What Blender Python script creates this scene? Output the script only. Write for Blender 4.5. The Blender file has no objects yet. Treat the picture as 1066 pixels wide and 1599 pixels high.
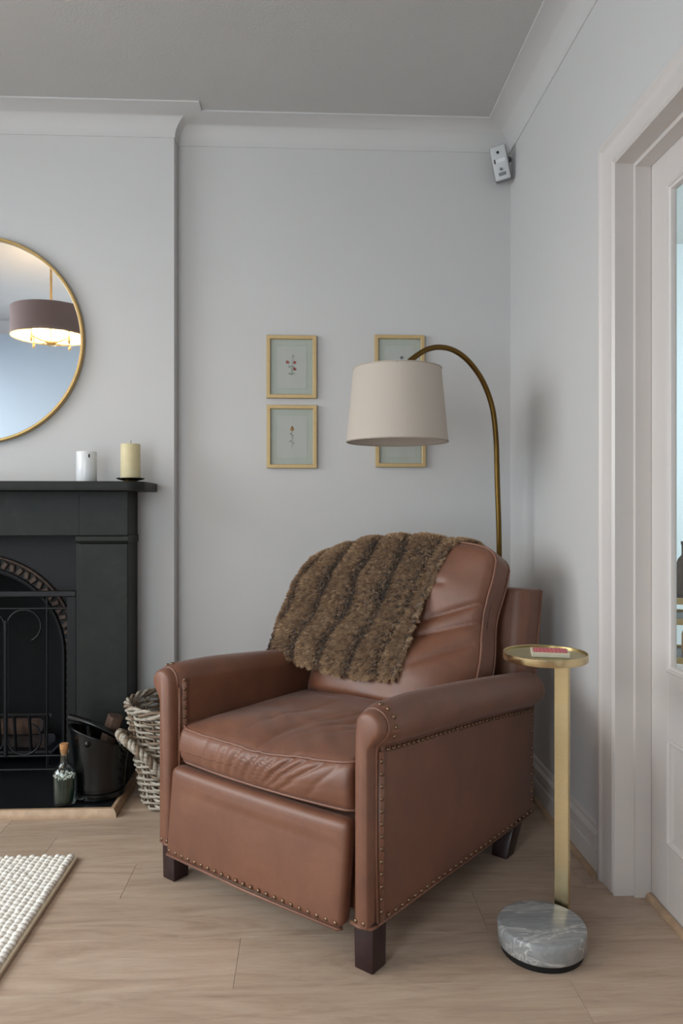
import bpy, bmesh, math, random
import numpy as np
from mathutils import Vector, Matrix, noise

random.seed(7); rng = np.random.default_rng(11)
S = bpy.context.scene; COL = S.collection; PI = math.pi

# ---------------------------------------------------------------- camera, world, light, exposure
YAW = math.atan(53/1163)
cam = bpy.data.cameras.new('camera'); camo = bpy.data.objects.new('camera', cam); COL.objects.link(camo)
camo.location = (0, 0, 1.05); camo.rotation_euler = (PI/2, 0, -YAW)
cam.sensor_fit = 'VERTICAL'; cam.sensor_height = 36; cam.lens = 36*1163/1599; cam.shift_y = 4.5/1599*-1
cam.clip_start = .02
S.camera = camo
w = bpy.data.worlds.new('sky'); S.world = w; w.use_nodes = True
bgn = w.node_tree.nodes['Background']; bgn.inputs[0].default_value = (.62, .76, 1, 1); bgn.inputs[1].default_value = 2.2

def area(name, loc, rot, sx, sy, power, col, spread=PI):
    l = bpy.data.lights.new(name, 'AREA'); l.shape = 'RECTANGLE'; l.size = sx; l.size_y = sy
    l.energy = power; l.color = col; l.spread = spread
    o = bpy.data.objects.new(name, l); o.location = loc; o.rotation_euler = rot; COL.objects.link(o); return o
# daylight coming in through the window of the left wall and the window behind the camera
area('window_daylight', (-3.62, .95, 1.75), (0, -PI/2+.60, 0), 1.5, 3.0, 84, (1, .988, .968), 2.4)
area('rear_window_daylight', (-1.34, -.62, 1.20), (PI/2-.15, 0, 0), 1.1, 1.8, 40, (1, .982, .96))
area('dining_room_fill', (3.62, 3.15, 1.5), (0, PI/2, 0), 1.5, 1.6, 95, (.92, .97, 1))  # added fill light to brighten what shows through the door glass
S.view_settings.view_transform = 'Standard'; S.view_settings.look = 'None'
S.view_settings.gamma = 1; S.view_settings.use_curve_mapping = False
S.view_settings.exposure = -.12
S.cycles.use_denoising = True
S.cycles.max_bounces = 10; S.cycles.diffuse_bounces = 6; S.cycles.transparent_max_bounces = 12
S.cycles.caustics_reflective = False; S.cycles.caustics_refractive = False

# ---------------------------------------------------------------- materials
def lin(h):
    h = h.lstrip('#'); c = [int(h[i:i+2], 16)/255 for i in (0, 2, 4)]
    return tuple(x/12.92 if x < .04045 else ((x+.055)/1.055)**2.4 for x in c) + (1,)
MATS = {}
class N:
    def __init__(s, name):
        s.m = bpy.data.materials.new(name); s.m.use_nodes = True; s.t = s.m.node_tree
        s.b = s.t.nodes['Principled BSDF']; s.out = s.t.nodes['Material Output']; MATS[name] = s.m
    def n(s, typ, **kw):
        nd = s.t.nodes.new(typ)
        for k, v in kw.items():
            if k.startswith('i_'):
                key = k[2:]; key = int(key) if key.isdigit() else key.replace('_', ' ')
                nd.inputs[key].default_value = v
            else: setattr(nd, k, v)
        return nd
    def l(s, a, b): s.t.links.new(a, b)
    def coords(s, scale=(1, 1, 1), rnd=False, kind='Object'):
        tc = s.n('ShaderNodeTexCoord'); mp = s.n('ShaderNodeMapping'); mp.inputs['Scale'].default_value = scale
        s.l(tc.outputs[kind], mp.inputs['Vector'])
        if rnd:
            oi = s.n('ShaderNodeObjectInfo'); ml = s.n('ShaderNodeMath', operation='MULTIPLY'); ml.inputs[1].default_value = 37.
            s.l(oi.outputs['Random'], ml.inputs[0]); s.l(ml.outputs[0], mp.inputs['Location'])
        return mp.outputs[0]
    def noise(s, vec, scale, detail=4, rough=.6, dist=0):
        nd = s.n('ShaderNodeTexNoise'); nd.inputs['Scale'].default_value = scale; nd.inputs['Detail'].default_value = detail
        nd.inputs['Roughness'].default_value = rough; nd.inputs['Distortion'].default_value = dist
        s.l(vec, nd.inputs['Vector']); return nd.outputs['Fac']
    def ramp(s, fac, stops):
        r = s.n('ShaderNodeValToRGB'); e = r.color_ramp.elements
        while len(e) < len(stops): e.new(.5)
        for k, (p, c) in enumerate(stops): e[k].position = p; e[k].color = c if not isinstance(c, str) else lin(c)
        s.l(fac, r.inputs[0]); return r.outputs[0]
    def bump(s, h, strength=.2, dist=.002):
        b = s.n('ShaderNodeBump'); b.inputs['Strength'].default_value = strength; b.inputs['Distance'].default_value = dist
        s.l(h, b.inputs['Height']); s.l(b.outputs[0], s.b.inputs['Normal'])
    def set(s, **kw):
        for k, v in kw.items(): s.b.inputs[k.replace('_', ' ')].default_value = v
        return s
def simple(name, col, rough=.5, metal=0, var=.06, nscale=30, bump=0, bscale=120, bd=.001, **kw):
    s = N(name); v = s.coords(); c = lin(col) if isinstance(col, str) else col
    f = s.noise(v, nscale, 5)
    lo = tuple(x*(1-var) for x in c[:3])+(1,); hi = tuple(min(1, x*(1+var)) for x in c[:3])+(1,)
    s.l(s.ramp(f, [(.3, lo), (.7, hi)]), s.b.inputs['Base Color'])
    s.set(Roughness=rough, Metallic=metal, **kw)
    if bump: s.bump(s.noise(v, bscale, 3), bump, bd)
    return s.m
M_wall = simple('wall_paint', '#cac8c7', .85, var=.012, nscale=3, bump=.12, bscale=260)
M_ceil = simple('ceiling_paint', '#bab8b6', .9, var=.02, nscale=4, bump=.35, bscale=130, bd=.002)
M_trim = simple('trim_gloss_paint', '#d3ccc8', .32, var=.015, nscale=4, bump=.05, bscale=90)
M_hallwall = simple('wall_paint_cool_light', '#c9d6e2', .8, var=.01, nscale=3)  # cool daylight falling on the rear wall, put into its paint colour
M_iron = simple('cast_iron', '#09090b', .55, .4, var=.25, nscale=40, bump=.25, bscale=220)
M_ironlight = simple('worn_iron', '#3e312a', .55, .5, var=.5, nscale=60, bump=.3, bscale=200)
M_blackmetal = simple('black_enamel', '#050607', .25, .0, var=.2, nscale=20, bump=.03, bscale=80)
M_wrought = simple('wrought_iron', '#17171a', .45, .5, var=.2, nscale=60)
M_soot = simple('soot', '#08080a', .95, var=.4, nscale=12, bump=.4, bscale=60)
M_gold = simple('brushed_gold_frame', '#c2a268', .4, .6, var=.08, nscale=30)
M_champ = simple('champagne_frame', '#c6aa7a', .5, .3, var=.06, nscale=50)
M_antbrass = simple('antique_brass_tube', '#6b5126', .33, .9, var=.12, nscale=25)
M_nail = simple('aged_brass_nail', '#7d6450', .33, .85, var=.35, nscale=200)
M_footwood = simple('dark_mahogany', '#2a1416', .35, var=.3, nscale=30, bump=.05)
M_cork = simple('cork', '#b58254', .9, var=.3, nscale=140, bump=.5, bscale=250)
M_white = simple('white_glaze', '#dfe0e2', .18, var=.02, nscale=8)
M_dark = simple('dark_mark', '#3a3a3c', .6)
M_cream = N('cream_wax'); _v = M_cream.coords(); M_cream.l(M_cream.ramp(M_cream.noise(_v, 18), [(.3, '#d0c298'), (.75, '#dacda6')]), M_cream.b.inputs['Base Color'])
M_cream.set(Roughness=.5, Subsurface_Weight=.15, Subsurface_Radius=(.01, .007, .004)); M_cream = M_cream.m
M_oak = simple('oak_beading', '#b3967a', .5, var=.18, nscale=25, bump=.1, bscale=60)
M_backing = simple('rug_binding', '#b9a890', .9, var=.1, nscale=200, bump=.3, bscale=400)
M_wool = simple('cream_wool', '#efeae2', .95, var=.06, nscale=60, bump=.5, bscale=700, bd=.002)
M_black = simple('black_rubber', '#0a0a0a', .7, var=.1)
M_alarm = simple('grey_plastic', '#c6c7c8', .45, var=.03)
M_alarmd = simple('grey_plastic_dark', '#77787a', .4, .2)
M_bulb_off = simple('frosted_bulb', '#e8e4da', .3)
M_match = simple('green_match_sticks', '#123a22', .7, var=.5, nscale=160)
M_head = simple('white_match_heads', '#f2efe4', .7, var=.1, nscale=200)
M_log = simple('split_log', '#4a362a', .9, var=.5, nscale=25, bump=.7, bscale=50, bd=.006)
M_logash = simple('charred_log', '#2b211d', .95, var=.6, nscale=22, bump=.7, bscale=40, bd=.006)

def emis(name, col, st):
    s = N(name); s.set(Emission_Color=lin(col), Emission_Strength=st, Base_Color=lin(col)); return s.m
M_bulb = emis('lit_bulb', '#ffd9a0', 22)

s = N('oak_floor'); v = s.coords((.9, 6.5, 6.5), rnd=True)       # grain runs along each plank
f1 = s.noise(v, 1.8, 8, .66, 2.6); f2 = s.noise(s.coords((5, 70, 70), rnd=True), 3, 5, .65, .8)
c1 = s.ramp(f1, [(.28, '#a78e7b'), (.5, '#bca591'), (.72, '#c9b4a1')])
c2 = s.ramp(f2, [(.3, (.78, .76, .74, 1)), (.65, (1, 1, 1, 1))])
mx = s.n('ShaderNodeMix', data_type='RGBA', blend_type='MULTIPLY'); mx.inputs['Factor'].default_value = .55
s.l(c1, mx.inputs['A']); s.l(c2, mx.inputs['B'])
oi = s.n('ShaderNodeObjectInfo'); hs = s.n('ShaderNodeHueSaturation'); mr = s.n('ShaderNodeMapRange')
mr.inputs['To Min'].default_value = .90; mr.inputs['To Max'].default_value = 1.06
s.l(oi.outputs['Random'], mr.inputs['Value']); s.l(mr.outputs[0], hs.inputs['Value']); s.l(mx.outputs['Result'], hs.inputs['Color'])
s.l(hs.outputs[0], s.b.inputs['Base Color']); s.set(Roughness=.42); s.bump(f2, .12, .001); M_floor = s.m
M_joint = simple('floor_underlay', '#8a7663', .9)

def leather(name, a, b, c):
    s = N(name); v = s.coords()
    f = s.noise(v, 7, 6, .65, .4); s.l(s.ramp(f, [(.28, a), (.52, b), (.78, c)]), s.b.inputs['Base Color'])
    s.set(Roughness=.42); s.b.inputs['Specular IOR Level'].default_value = .8; s.b.inputs['IOR'].default_value = 1.5; s.b.inputs['Sheen Weight'].default_value = .1; s.b.inputs['Sheen Roughness'].default_value = .4
    vo = s.n('ShaderNodeTexVoronoi'); vo.inputs['Scale'].default_value = 420; s.l(v, vo.inputs['Vector'])
    ad = s.n('ShaderNodeMath', operation='ADD'); s.l(vo.outputs['Distance'], ad.inputs[0]); s.l(s.noise(v, 60, 4), ad.inputs[1])
    s.bump(ad.outputs[0], .13, .0015)
    r = s.n('ShaderNodeMapRange'); r.inputs['To Min'].default_value = .44; r.inputs['To Max'].default_value = .58; s.l(f, r.inputs['Value']); s.l(r.outputs[0], s.b.inputs['Roughness'])
    return s.m
M_leather = leather('tan_leather', '#653c29', '#72452f', '#7f5038')
M_piping = leather('leather_cord', '#663d2a', '#764933', '#84563f')

s = N('slate'); v = s.coords(); f = s.noise(v, 9, 8, .7, .6)
s.l(s.ramp(f, [(.3, '#0f110f'), (.55, '#181a17'), (.75, '#232521')]), s.b.inputs['Base Color']); s.set(Roughness=.55); s.b.inputs['Specular IOR Level'].default_value = .3
s.bump(s.noise(v, 70, 6), .15, .002); M_slate = s.m
s = N('polished_slate'); v = s.coords(); f = s.noise(v, 9, 8, .7, .6)
s.l(s.ramp(f, [(.3, '#0f1113'), (.7, '#1c1f22')]), s.b.inputs['Base Color']); s.set(Roughness=.3)
s.bump(s.noise(v, 50, 5), .06, .001); M_hearth = s.m

s = N('grey_marble'); tcm = s.n('ShaderNodeTexCoord'); mpm = s.n('ShaderNodeMapping'); mpm.inputs['Rotation'].default_value = (.35, .5, .75); mpm.inputs['Scale'].default_value = (.7, 3.2, 2.2)
s.l(tcm.outputs['Object'], mpm.inputs[0]); f = s.noise(mpm.outputs[0], 7, 7, .62, 1.1); f2 = s.noise(mpm.outputs[0], 5, 5, .6, 1.6)
c1 = s.ramp(f, [(.3, '#7b7d7e'), (.48, '#999b9b'), (.56, '#8a8c8d'), (.72, '#b2b3b2')]); c2 = s.ramp(f2, [(.50, (0, 0, 0, 1)), (.53, (.8, .8, .8, 1)), (.57, (0, 0, 0, 1))])
mx = s.n('ShaderNodeMix', data_type='RGBA'); mx.inputs['B'].default_value = lin('#d2d1ce'); s.l(c2, mx.inputs['Factor']); s.l(c1, mx.inputs['A'])
s.l(mx.outputs['Result'], s.b.inputs['Base Color']); s.set(Roughness=.35); M_marble = s.m

s = N('brushed_brass'); v = s.coords((1, 1, 60)); f = s.noise(v, 12, 3)
s.l(s.ramp(f, [(.3, '#cab68c'), (.7, '#dac8a0')]), s.b.inputs['Base Color']); s.set(Metallic=1., Roughness=.24); s.b.inputs['Anisotropic'].default_value = .5
s.bump(f, .05, .0005); M_brass = s.m
M_traytop = simple('brass_tray_floor', '#b5a67c', .4, .9, var=.1, nscale=20)

def fabric(name, a, b, trans=.0, sx=900):
    s = N(name); v = s.coords(kind='UV'); w1 = s.n('ShaderNodeTexWave', bands_direction='X'); w2 = s.n('ShaderNodeTexWave', bands_direction='Y')
    for q, sc in ((w1, 150), (w2, 140)):
        q.inputs['Scale'].default_value = sc; q.inputs['Distortion'].default_value = 1.5; q.inputs['Detail'].default_value = 2; s.l(v, q.inputs['Vector'])
    ad = s.n('ShaderNodeMath', operation='ADD'); s.l(w1.outputs['Fac'], ad.inputs[0]); s.l(w2.outputs['Fac'], ad.inputs[1])
    f = s.n('ShaderNodeMath', operation='MULTIPLY'); f.inputs[1].default_value = .5; s.l(ad.outputs[0], f.inputs[0])
    s.l(s.ramp(f.outputs[0], [(.1, a), (.9, b)]), s.b.inputs['Base Color']); s.set(Roughness=.9)
    s.bump(f.outputs[0], .12, .0006)
    if trans:
        tr = s.n('ShaderNodeBsdfTranslucent'); tr.inputs[0].default_value = lin(b); ms = s.n('ShaderNodeMixShader'); ms.inputs[0].default_value = trans
        s.l(s.b.outputs[0], ms.inputs[1]); s.l(tr.outputs[0], ms.inputs[2]); s.l(ms.outputs[0], s.out.inputs[0])
    return s.m
M_linen = fabric('cream_linen', '#cbbfb3', '#d4c9be', .2)
M_linentape = simple('linen_tape', '#b3a799', .9, var=.05, nscale=200)
M_plum = fabric('taupe_velvet', '#927d7a', '#a8938f', .08)
M_plumin = simple('white_shade_lining', '#f3ead8', .6)

def glassy(name, tint, ior=1.45, rough=0., k=5.):
    s = N(name); s.t.nodes.remove(s.b)
    tr = s.n('ShaderNodeBsdfTransparent'); tr.inputs[0].default_value = tint
    gl = s.n('ShaderNodeBsdfGlossy'); gl.inputs['Roughness'].default_value = rough
    lw = s.n('ShaderNodeLayerWeight'); pw = s.n('ShaderNodeMath', operation='POWER'); pw.inputs[1].default_value = k
    s.l(lw.outputs['Facing'], pw.inputs[0]); fr = s.n('ShaderNodeMapRange'); fr.inputs['To Min'].default_value = ((ior-1)/(ior+1))**2
    s.l(pw.outputs[0], fr.inputs['Value']); ms = s.n('ShaderNodeMixShader')
    s.l(fr.outputs[0], ms.inputs[0]); s.l(tr.outputs[0], ms.inputs[1]); s.l(gl.outputs[0], ms.inputs[2]); s.l(ms.outputs[0], s.out.inputs[0])
    return s.m
M_pane = glassy('window_glass', (.93, .97, .97, 1))
M_picglass = glassy('picture_glass', (.985, .988, .985, 1), 1.4)
M_bottle = glassy('bottle_glass', (.9, .93, .93, 1), 1.6, .02, 2.7)
s = N('mirror_silver'); s.set(Base_Color=(.86, .89, .92, 1), Metallic=1., Roughness=.02); M_mirror = s.m

s = N('grey_willow'); v = s.coords((20, 20, 60)); f = s.noise(v, 2, 5, .7)
s.l(s.ramp(f, [(.25, '#6c6156'), (.5, '#a79d8f'), (.75, '#c9c2b5')]), s.b.inputs['Base Color']); s.set(Roughness=.75); s.bump(s.noise(v, 6, 3), .2, .002); M_willow = s.m
s = N('brown_willow'); v = s.coords((20, 20, 60)); f = s.noise(v, 2, 5, .7)
s.l(s.ramp(f, [(.25, '#4b3a2d'), (.6, '#85725f'), (.8, '#aaa08f')]), s.b.inputs['Base Color']); s.set(Roughness=.75); M_willowd = s.m
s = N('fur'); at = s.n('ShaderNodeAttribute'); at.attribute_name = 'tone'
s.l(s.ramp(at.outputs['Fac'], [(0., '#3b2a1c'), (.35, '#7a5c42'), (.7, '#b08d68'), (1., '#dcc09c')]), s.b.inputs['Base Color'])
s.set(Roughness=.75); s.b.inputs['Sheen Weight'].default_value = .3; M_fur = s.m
M_furskin = simple('fur_backing', '#4a3828', .9)
M_dining = simple('dining_wall_paint', '#e2e8ea', .8, var=.01, nscale=3)
M_mat = simple('mat_board', '#b9beb4', .9, var=.01)
M_paper = simple('print_paper', '#bfc0ba', .9, var=.02, nscale=20)
M_line = simple('print_line', '#a9a994', .9)
M_red = simple('ink_red', '#a8524e', .9); M_green = simple('ink_green', '#7d8672', .9); M_orange = simple('ink_orange', '#b98a58', .9); M_grey = simple('ink_grey', '#7d7f82', .9)
M_cardred = simple('card_red', '#c2414c', .5, var=.12, nscale=90); M_cardcream = simple('card_cream', '#cfc6ad', .6)
M_cardline = simple('card_pale_print', '#d98a8c', .5)

# ---------------------------------------------------------------- mesh helpers
def obj(name, bm, m=None, parent=None, smooth=False, angle=None, loc=None):
    if isinstance(bm, bmesh.types.BMesh):
        me = bpy.data.meshes.new(name); bm.normal_update(); bm.to_mesh(me); bm.free()
    else: me = bm
    o = bpy.data.objects.new(name, me); COL.objects.link(o)
    if m is not None:
        for q in (m if isinstance(m, (list, tuple)) else [m]): me.materials.append(q)
    if parent: o.parent = parent
    if loc: o.location = loc
    if smooth:
        me.polygons.foreach_set('use_smooth', [True]*len(me.polygons))
        if angle: me.set_sharp_from_angle(angle=math.radians(angle))
    return o
def struct(name, bm, m, parent=None, **k):
    o = obj(name, bm, m, parent, **k)
    if not parent: o['kind'] = 'structure'
    return o
def tag(o, label, cat, group=None):
    o['label'] = label; o['category'] = cat
    if group: o['group'] = group
    return o
def thing(name, label, cat, loc=(0, 0, 0), rz=0, group=None):
    o = bpy.data.objects.new(name, None); COL.objects.link(o); o.location = loc; o.rotation_euler = (0, 0, rz); o.empty_display_size = .1
    return tag(o, label, cat, group)
def box(bm, x0, x1, y0, y1, z0, z1, bev=0, seg=2):
    r = bmesh.ops.create_cube(bm, size=1); vs = r['verts']
    bmesh.ops.transform(bm, matrix=Matrix.Translation(((x0+x1)/2, (y0+y1)/2, (z0+z1)/2)) @ Matrix.Diagonal((x1-x0, y1-y0, z1-z0, 1)), verts=vs)
    if bev:
        es = list({e for v in vs for e in v.link_edges}); bmesh.ops.bevel(bm, geom=es, offset=bev, segments=seg, affect='EDGES', profile=.5)
    return bm
def bx(*a, **k): return box(bmesh.new(), *a, **k)
def frames(pts, closed=False):
    P = [Vector(p) for p in pts]; n = len(P); T = []
    for i in range(n):
        a = P[i-1] if (i > 0 or closed) else P[i]; b = P[(i+1) % n] if (i < n-1 or closed) else P[i]
        T.append((b-a).normalized())
    u = T[0].orthogonal().normalized(); out = []
    for i in range(n):
        u = (u - T[i]*u.dot(T[i])).normalized(); out.append((P[i], u, T[i].cross(u)))
    return out
def tube(bm, pts, r, seg=8, closed=False, cap=True, flat=1.):
    rr = r if hasattr(r, '__len__') else [r]*len(pts); rings = []
    for (p, u, v), q in zip(frames(pts, closed), rr):
        rings.append([bm.verts.new(p + u*(math.cos(2*PI*k/seg)*q) + v*(math.sin(2*PI*k/seg)*q*flat)) for k in range(seg)])
    m = len(rings)
    for i in range(m if closed else m-1):
        A, B = rings[i], rings[(i+1) % m]
        for k in range(seg): bm.faces.new((A[k], A[(k+1) % seg], B[(k+1) % seg], B[k]))
    if cap and not closed: bm.faces.new(rings[0][::-1]); bm.faces.new(rings[-1])
    return bm
def lathe(bm, prof, seg=40, c=(0, 0, 0), uv=False, sx=1, sy=1):
    uvl = bm.loops.layers.uv.verify() if uv else None; rings = []
    for r, z in prof:
        rings.append([bm.verts.new((c[0]+max(r, 1e-5)*sx*math.cos(2*PI*k/seg), c[1]+max(r, 1e-5)*sy*math.sin(2*PI*k/seg), c[2]+z)) for k in range(seg)])
    for i in range(len(rings)-1):
        for k in range(seg):
            fc = bm.faces.new((rings[i][k], rings[i][(k+1) % seg], rings[i+1][(k+1) % seg], rings[i+1][k]))
            if uv:
                for lp, (a, b) in zip(fc.loops, ((k, i), (k+1, i), (k+1, i+1), (k, i+1))): lp[uvl].uv = (a/seg, prof[b][1])
    bmesh.ops.remove_doubles(bm, verts=bm.verts, dist=2e-5); bmesh.ops.recalc_face_normals(bm, faces=bm.faces)
    return bm
def prism(bm, poly, axis, a, b):
    """extrude a 2-D polygon between a and b along axis x, y or z"""
    def P(p, t): return {'x': (t, p[0], p[1]), 'y': (p[0], t, p[1]), 'z': (p[0], p[1], t)}[axis]
    A = [bm.verts.new(P(p, a)) for p in poly]; B = [bm.verts.new(P(p, b)) for p in poly]; n = len(poly)
    bm.faces.new(A[::-1]); bm.faces.new(B)
    for i in range(n): bm.faces.new((A[i], A[(i+1) % n], B[(i+1) % n], B[i]))
    bmesh.ops.recalc_face_normals(bm, faces=bm.faces); return bm
def bevel(bm, off, seg=2, ang=30):
    es = [e for e in bm.edges if len(e.link_faces) == 2 and e.calc_face_angle(0) > math.radians(ang)]
    bmesh.ops.bevel(bm, geom=es, offset=off, segments=seg, affect='EDGES', profile=.5); return bm
def rbox(cx, cy, cz, hx, hy, hz, r, n=30, fn=None):
    """dense rounded box; fn(point, unit coords) -> displaced point"""
    bm = bmesh.new(); H = (hx, hy, hz)
    t = np.linspace(-1, 1, n+1); t = np.sign(t)*(1-(1-np.abs(t))**1.35)
    for ax in range(3):
        o1, o2 = (ax+1) % 3, (ax+2) % 3
        for sg in (-1, 1):
            g = []
            for a in t:
                row = []
                for b in t:
                    q = [0, 0, 0]; q[ax] = sg*H[ax]; q[o1] = a*H[o1]; q[o2] = b*H[o2]
                    inn = [max(-(H[k]-r), min(H[k]-r, q[k])) for k in range(3)]
                    d = Vector(q)-Vector(inn); p = Vector(inn) + (d.normalized()*r if d.length > 1e-9 else Vector())
                    row.append(bm.verts.new(p))
                g.append(row)
            for i in range(n):
                for j in range(n):
                    f = (g[i][j], g[i+1][j], g[i+1][j+1], g[i][j+1]); bm.faces.new(f if sg > 0 else f[::-1])
    bmesh.ops.remove_doubles(bm, verts=bm.verts, dist=1e-5)
    for v in bm.verts:
        p = v.co.copy()
        if fn: p = fn(p, (p.x/hx, p.y/hy, p.z/hz))
        v.co = p + Vector((cx, cy, cz))
    return bm
def sweep_plan(bm, plan, prof, closed=False):
    """sweep profile [(offset to the left of the path, z)] along a plan polyline with mitred corners"""
    n = len(plan); rings = []
    for i in range(n):
        p = Vector(plan[i])
        dirs = []
        if i > 0 or closed: dirs.append((p-Vector(plan[i-1])).normalized())
        if i < n-1 or closed: dirs.append((Vector(plan[(i+1) % n])-p).normalized())
        ns = [Vector((-d.y, d.x)) for d in dirs]
        if len(ns) == 2: m = (ns[0]+ns[1]).normalized(); m = m/m.dot(ns[0])
        else: m = ns[0]
        rings.append([bm.verts.new((p.x+m.x*o, p.y+m.y*o, z)) for o, z in prof])
    k = len(prof)
    for i in range(n if closed else n-1):
        A, B = rings[i], rings[(i+1) % n]
        for j in range(k-1): bm.faces.new((A[j], A[j+1], B[j+1], B[j]))
    if not closed: bm.faces.new(rings[0]); bm.faces.new(rings[-1][::-1])
    bmesh.ops.recalc_face_normals(bm, faces=bm.faces); return bm
def pymesh(name, V, F, attr=None):
    me = bpy.data.meshes.new(name); V = np.asarray(V, dtype=np.float32); F = np.asarray(F, dtype=np.int32); k = F.shape[1]
    me.vertices.add(len(V)); me.vertices.foreach_set('co', V.ravel())
    me.loops.add(F.size); me.loops.foreach_set('vertex_index', F.ravel())
    me.polygons.add(len(F)); me.polygons.foreach_set('loop_start', np.arange(0, F.size, k, dtype=np.int32))
    if attr is not None:
        a = me.attributes.new('tone', 'FLOAT', 'POINT'); a.data.foreach_set('value', np.asarray(attr, dtype=np.float32))
    me.update(calc_edges=True); me.validate(); return me

# ================================================================ THE ROOM
XR, YB, YC, H = .84, 3.055, 2.99, 2.615          # right wall, alcove wall, chimney breast front, ceiling
XL, YF = -3.41, -.45                              # window wall, wall behind the camera
BR, BL = -.53, -2.04                              # chimney breast edges
DY0, DY1, DZ = 1.20, 1.985, 1.988                 # door opening in the right wall
XA = .97                                          # far face of the right wall

# floor with oak planks
fl = struct('floor', bx(XL-.1, .945, YF-.1, YB+.1, -.05, -.008), M_joint)
PW, PL = .1965, 1.28
known = {10: -.80, 9: -.505, 7: -.163, 6: .585, 8: .45, 5: -.30}
y0 = 2.032-.1965*9
cache = {}
for k in range(-4, 15):
    ya = y0+(k)*PW; yb = ya+PW
    if yb > YB+.0: yb = YB
    if ya < YF: ya = YF
    if yb-ya < .02: continue
    st = known.get(k, random.uniform(0, PL)); st = st-math.ceil((st-XL)/PL)*PL
    x = st
    while x < .94:
        xa, xb = max(x, XL), min(x+PL, .944); x += PL
        if xb-xa < .01: continue
        key = (round(xb-xa, 3), round(yb-ya, 3))
        if key not in cache:
            hx, hy = (xb-xa)/2-.00035, (yb-ya)/2-.0003
            cache[key] = obj('plank', bx(-hx, hx, -hy, hy, -.008, 0, bev=.0004, seg=1), M_floor, fl, loc=((xa+xb)/2, (ya+yb)/2, 0)).data
        else: obj('plank', cache[key], None, fl, loc=((xa+xb)/2, (ya+yb)/2, 0))

struct('ceiling', bx(XL-.1, XR+.13, YF-.1, YB+.1, H, H+.1), M_ceil)
struct('wall_back', bx(BR-.05, XR+.13, YB, YB+.1, 0, H), M_wall)
struct('wall_alcove', bx(XL-.1, BL+.05, YB, YB+.1, 0, H), M_wall)
# chimney breast with the fire opening cut in it
OX0, OX1, OZ = -1.286-.44, -1.286+.44, .96
bm = bmesh.new(); box(bm, BL, OX0, YC, YB+.35, 0, H); box(bm, OX1, BR, YC, YB+.0999, 0, H); box(bm, OX0, OX1, YC, YB+.35, OZ, H)
struct('wall_chimney', bm, M_wall)
struct('firebox', bx(OX0, OX1, YB+.33, YB+.35, 0, OZ), M_soot)
# right wall round the doorway
bm = bmesh.new(); box(bm, XR, XA, DY1+.012, YB+.0999, 0, H); box(bm, XR, XA, YF-.1, DY0-.012, 0, H); box(bm, XR, XA, DY0-.012, DY1+.012, DZ+.012, H)
struct('wall_right', bm, M_wall)
WY0, WY1, WZ0, WZ1 = -.40, 2.40, .70, 2.28           # window in the left wall
bm = bmesh.new(); box(bm, XL-.1, XL, YF, WY0, 0, H); box(bm, XL-.1, XL, WY1, YB, 0, H); box(bm, XL-.1, XL, WY0, WY1, 0, WZ0); box(bm, XL-.1, XL, WY0, WY1, WZ1, H)
struct('wall_left', bm, M_wall)
RX0, RX1, RZ0, RZ1 = -1.93, -.75, .22, 2.12           # window behind the camera
bm = bmesh.new(); box(bm, XL-.1, RX0, YF-.1, YF, 0, H); box(bm, RX1, XR, YF-.1, YF, 0, H); box(bm, RX0, RX1, YF-.1, YF, 0, RZ0); box(bm, RX0, RX1, YF-.1, YF, RZ1, H)
struct('wall_rear', bm, M_hallwall)
def window(name, along, a0, a1, z0, z1, pos, n):
    wn = bpy.data.objects.new(name, None); COL.objects.link(wn); wn['kind'] = 'structure'
    def B(p0, p1, za, zb, d=.03):
        return bx(pos-d, pos+d, p0, p1, za, zb, bev=.004) if along == 'y' else bx(p0, p1, pos-d, pos+d, za, zb, bev=.004)
    for p0, p1, za, zb in ((a0, a0+.05, z0, z1), (a1-.05, a1, z0, z1), (a0, a1, z0, z0+.06), (a0, a1, z1-.05, z1)): obj('sash_bar', B(p0, p1, za, zb), M_trim, wn)
    for k in range(1, n):
        c = a0+(a1-a0)*k/n; obj('mullion', B(c-.025, c+.025, z0, z1), M_trim, wn)
    obj('glass_pane', B(a0+.02, a1-.02, z0+.02, z1-.02, .003), M_pane, wn)
    obj('sill', B(a0-.04, a1+.04, z0-.03, z0, .12), M_trim, wn)
window('window_1', 'y', WY0, WY1, WZ0, WZ1, XL-.05, 3)
window('window_2', 'x', RX0, RX1, RZ0, RZ1, YF-.05, 3)

# coving, skirting and floor bead (swept along the walls; room lies to the left of the path)
plan_all = [(XR, YF), (XR, YB), (BR, YB), (BR, YC), (BL, YC), (BL, YB), (XL, YB), (XL, YF)]
zb, cw, ch = 2.530, .105, .079
prof = [(-.002, zb-.004), (.0035, zb-.004), (.0035, zb)] + [(.0035+cw*(1-math.cos(t)), zb+ch*math.sin(t)) for t in np.linspace(0, PI/2, 14)] + [(cw+.004, zb+ch-.0005), (cw+.010, zb+ch), (cw+.010, H+.001), (-.002, H+.001)]
struct('trim_1', sweep_plan(bmesh.new(), plan_all, prof, True), M_wall, smooth=True, angle=35)
sk = [(-.001, 0), (.018, 0), (.018, .070), (.0165, .073), (.012, .075), (.012, .079), (.0165, .083), (.0165, .112), (.013, .118), (.007, .124), (.007, .128), (.0095, .132), (.008, .138), (.002, .141), (-.001, .141)]
bd = [(.017, 0), (.032, 0), (.0315, .005), (.029, .010), (.024, .0135), (.017, .0145)]
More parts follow.
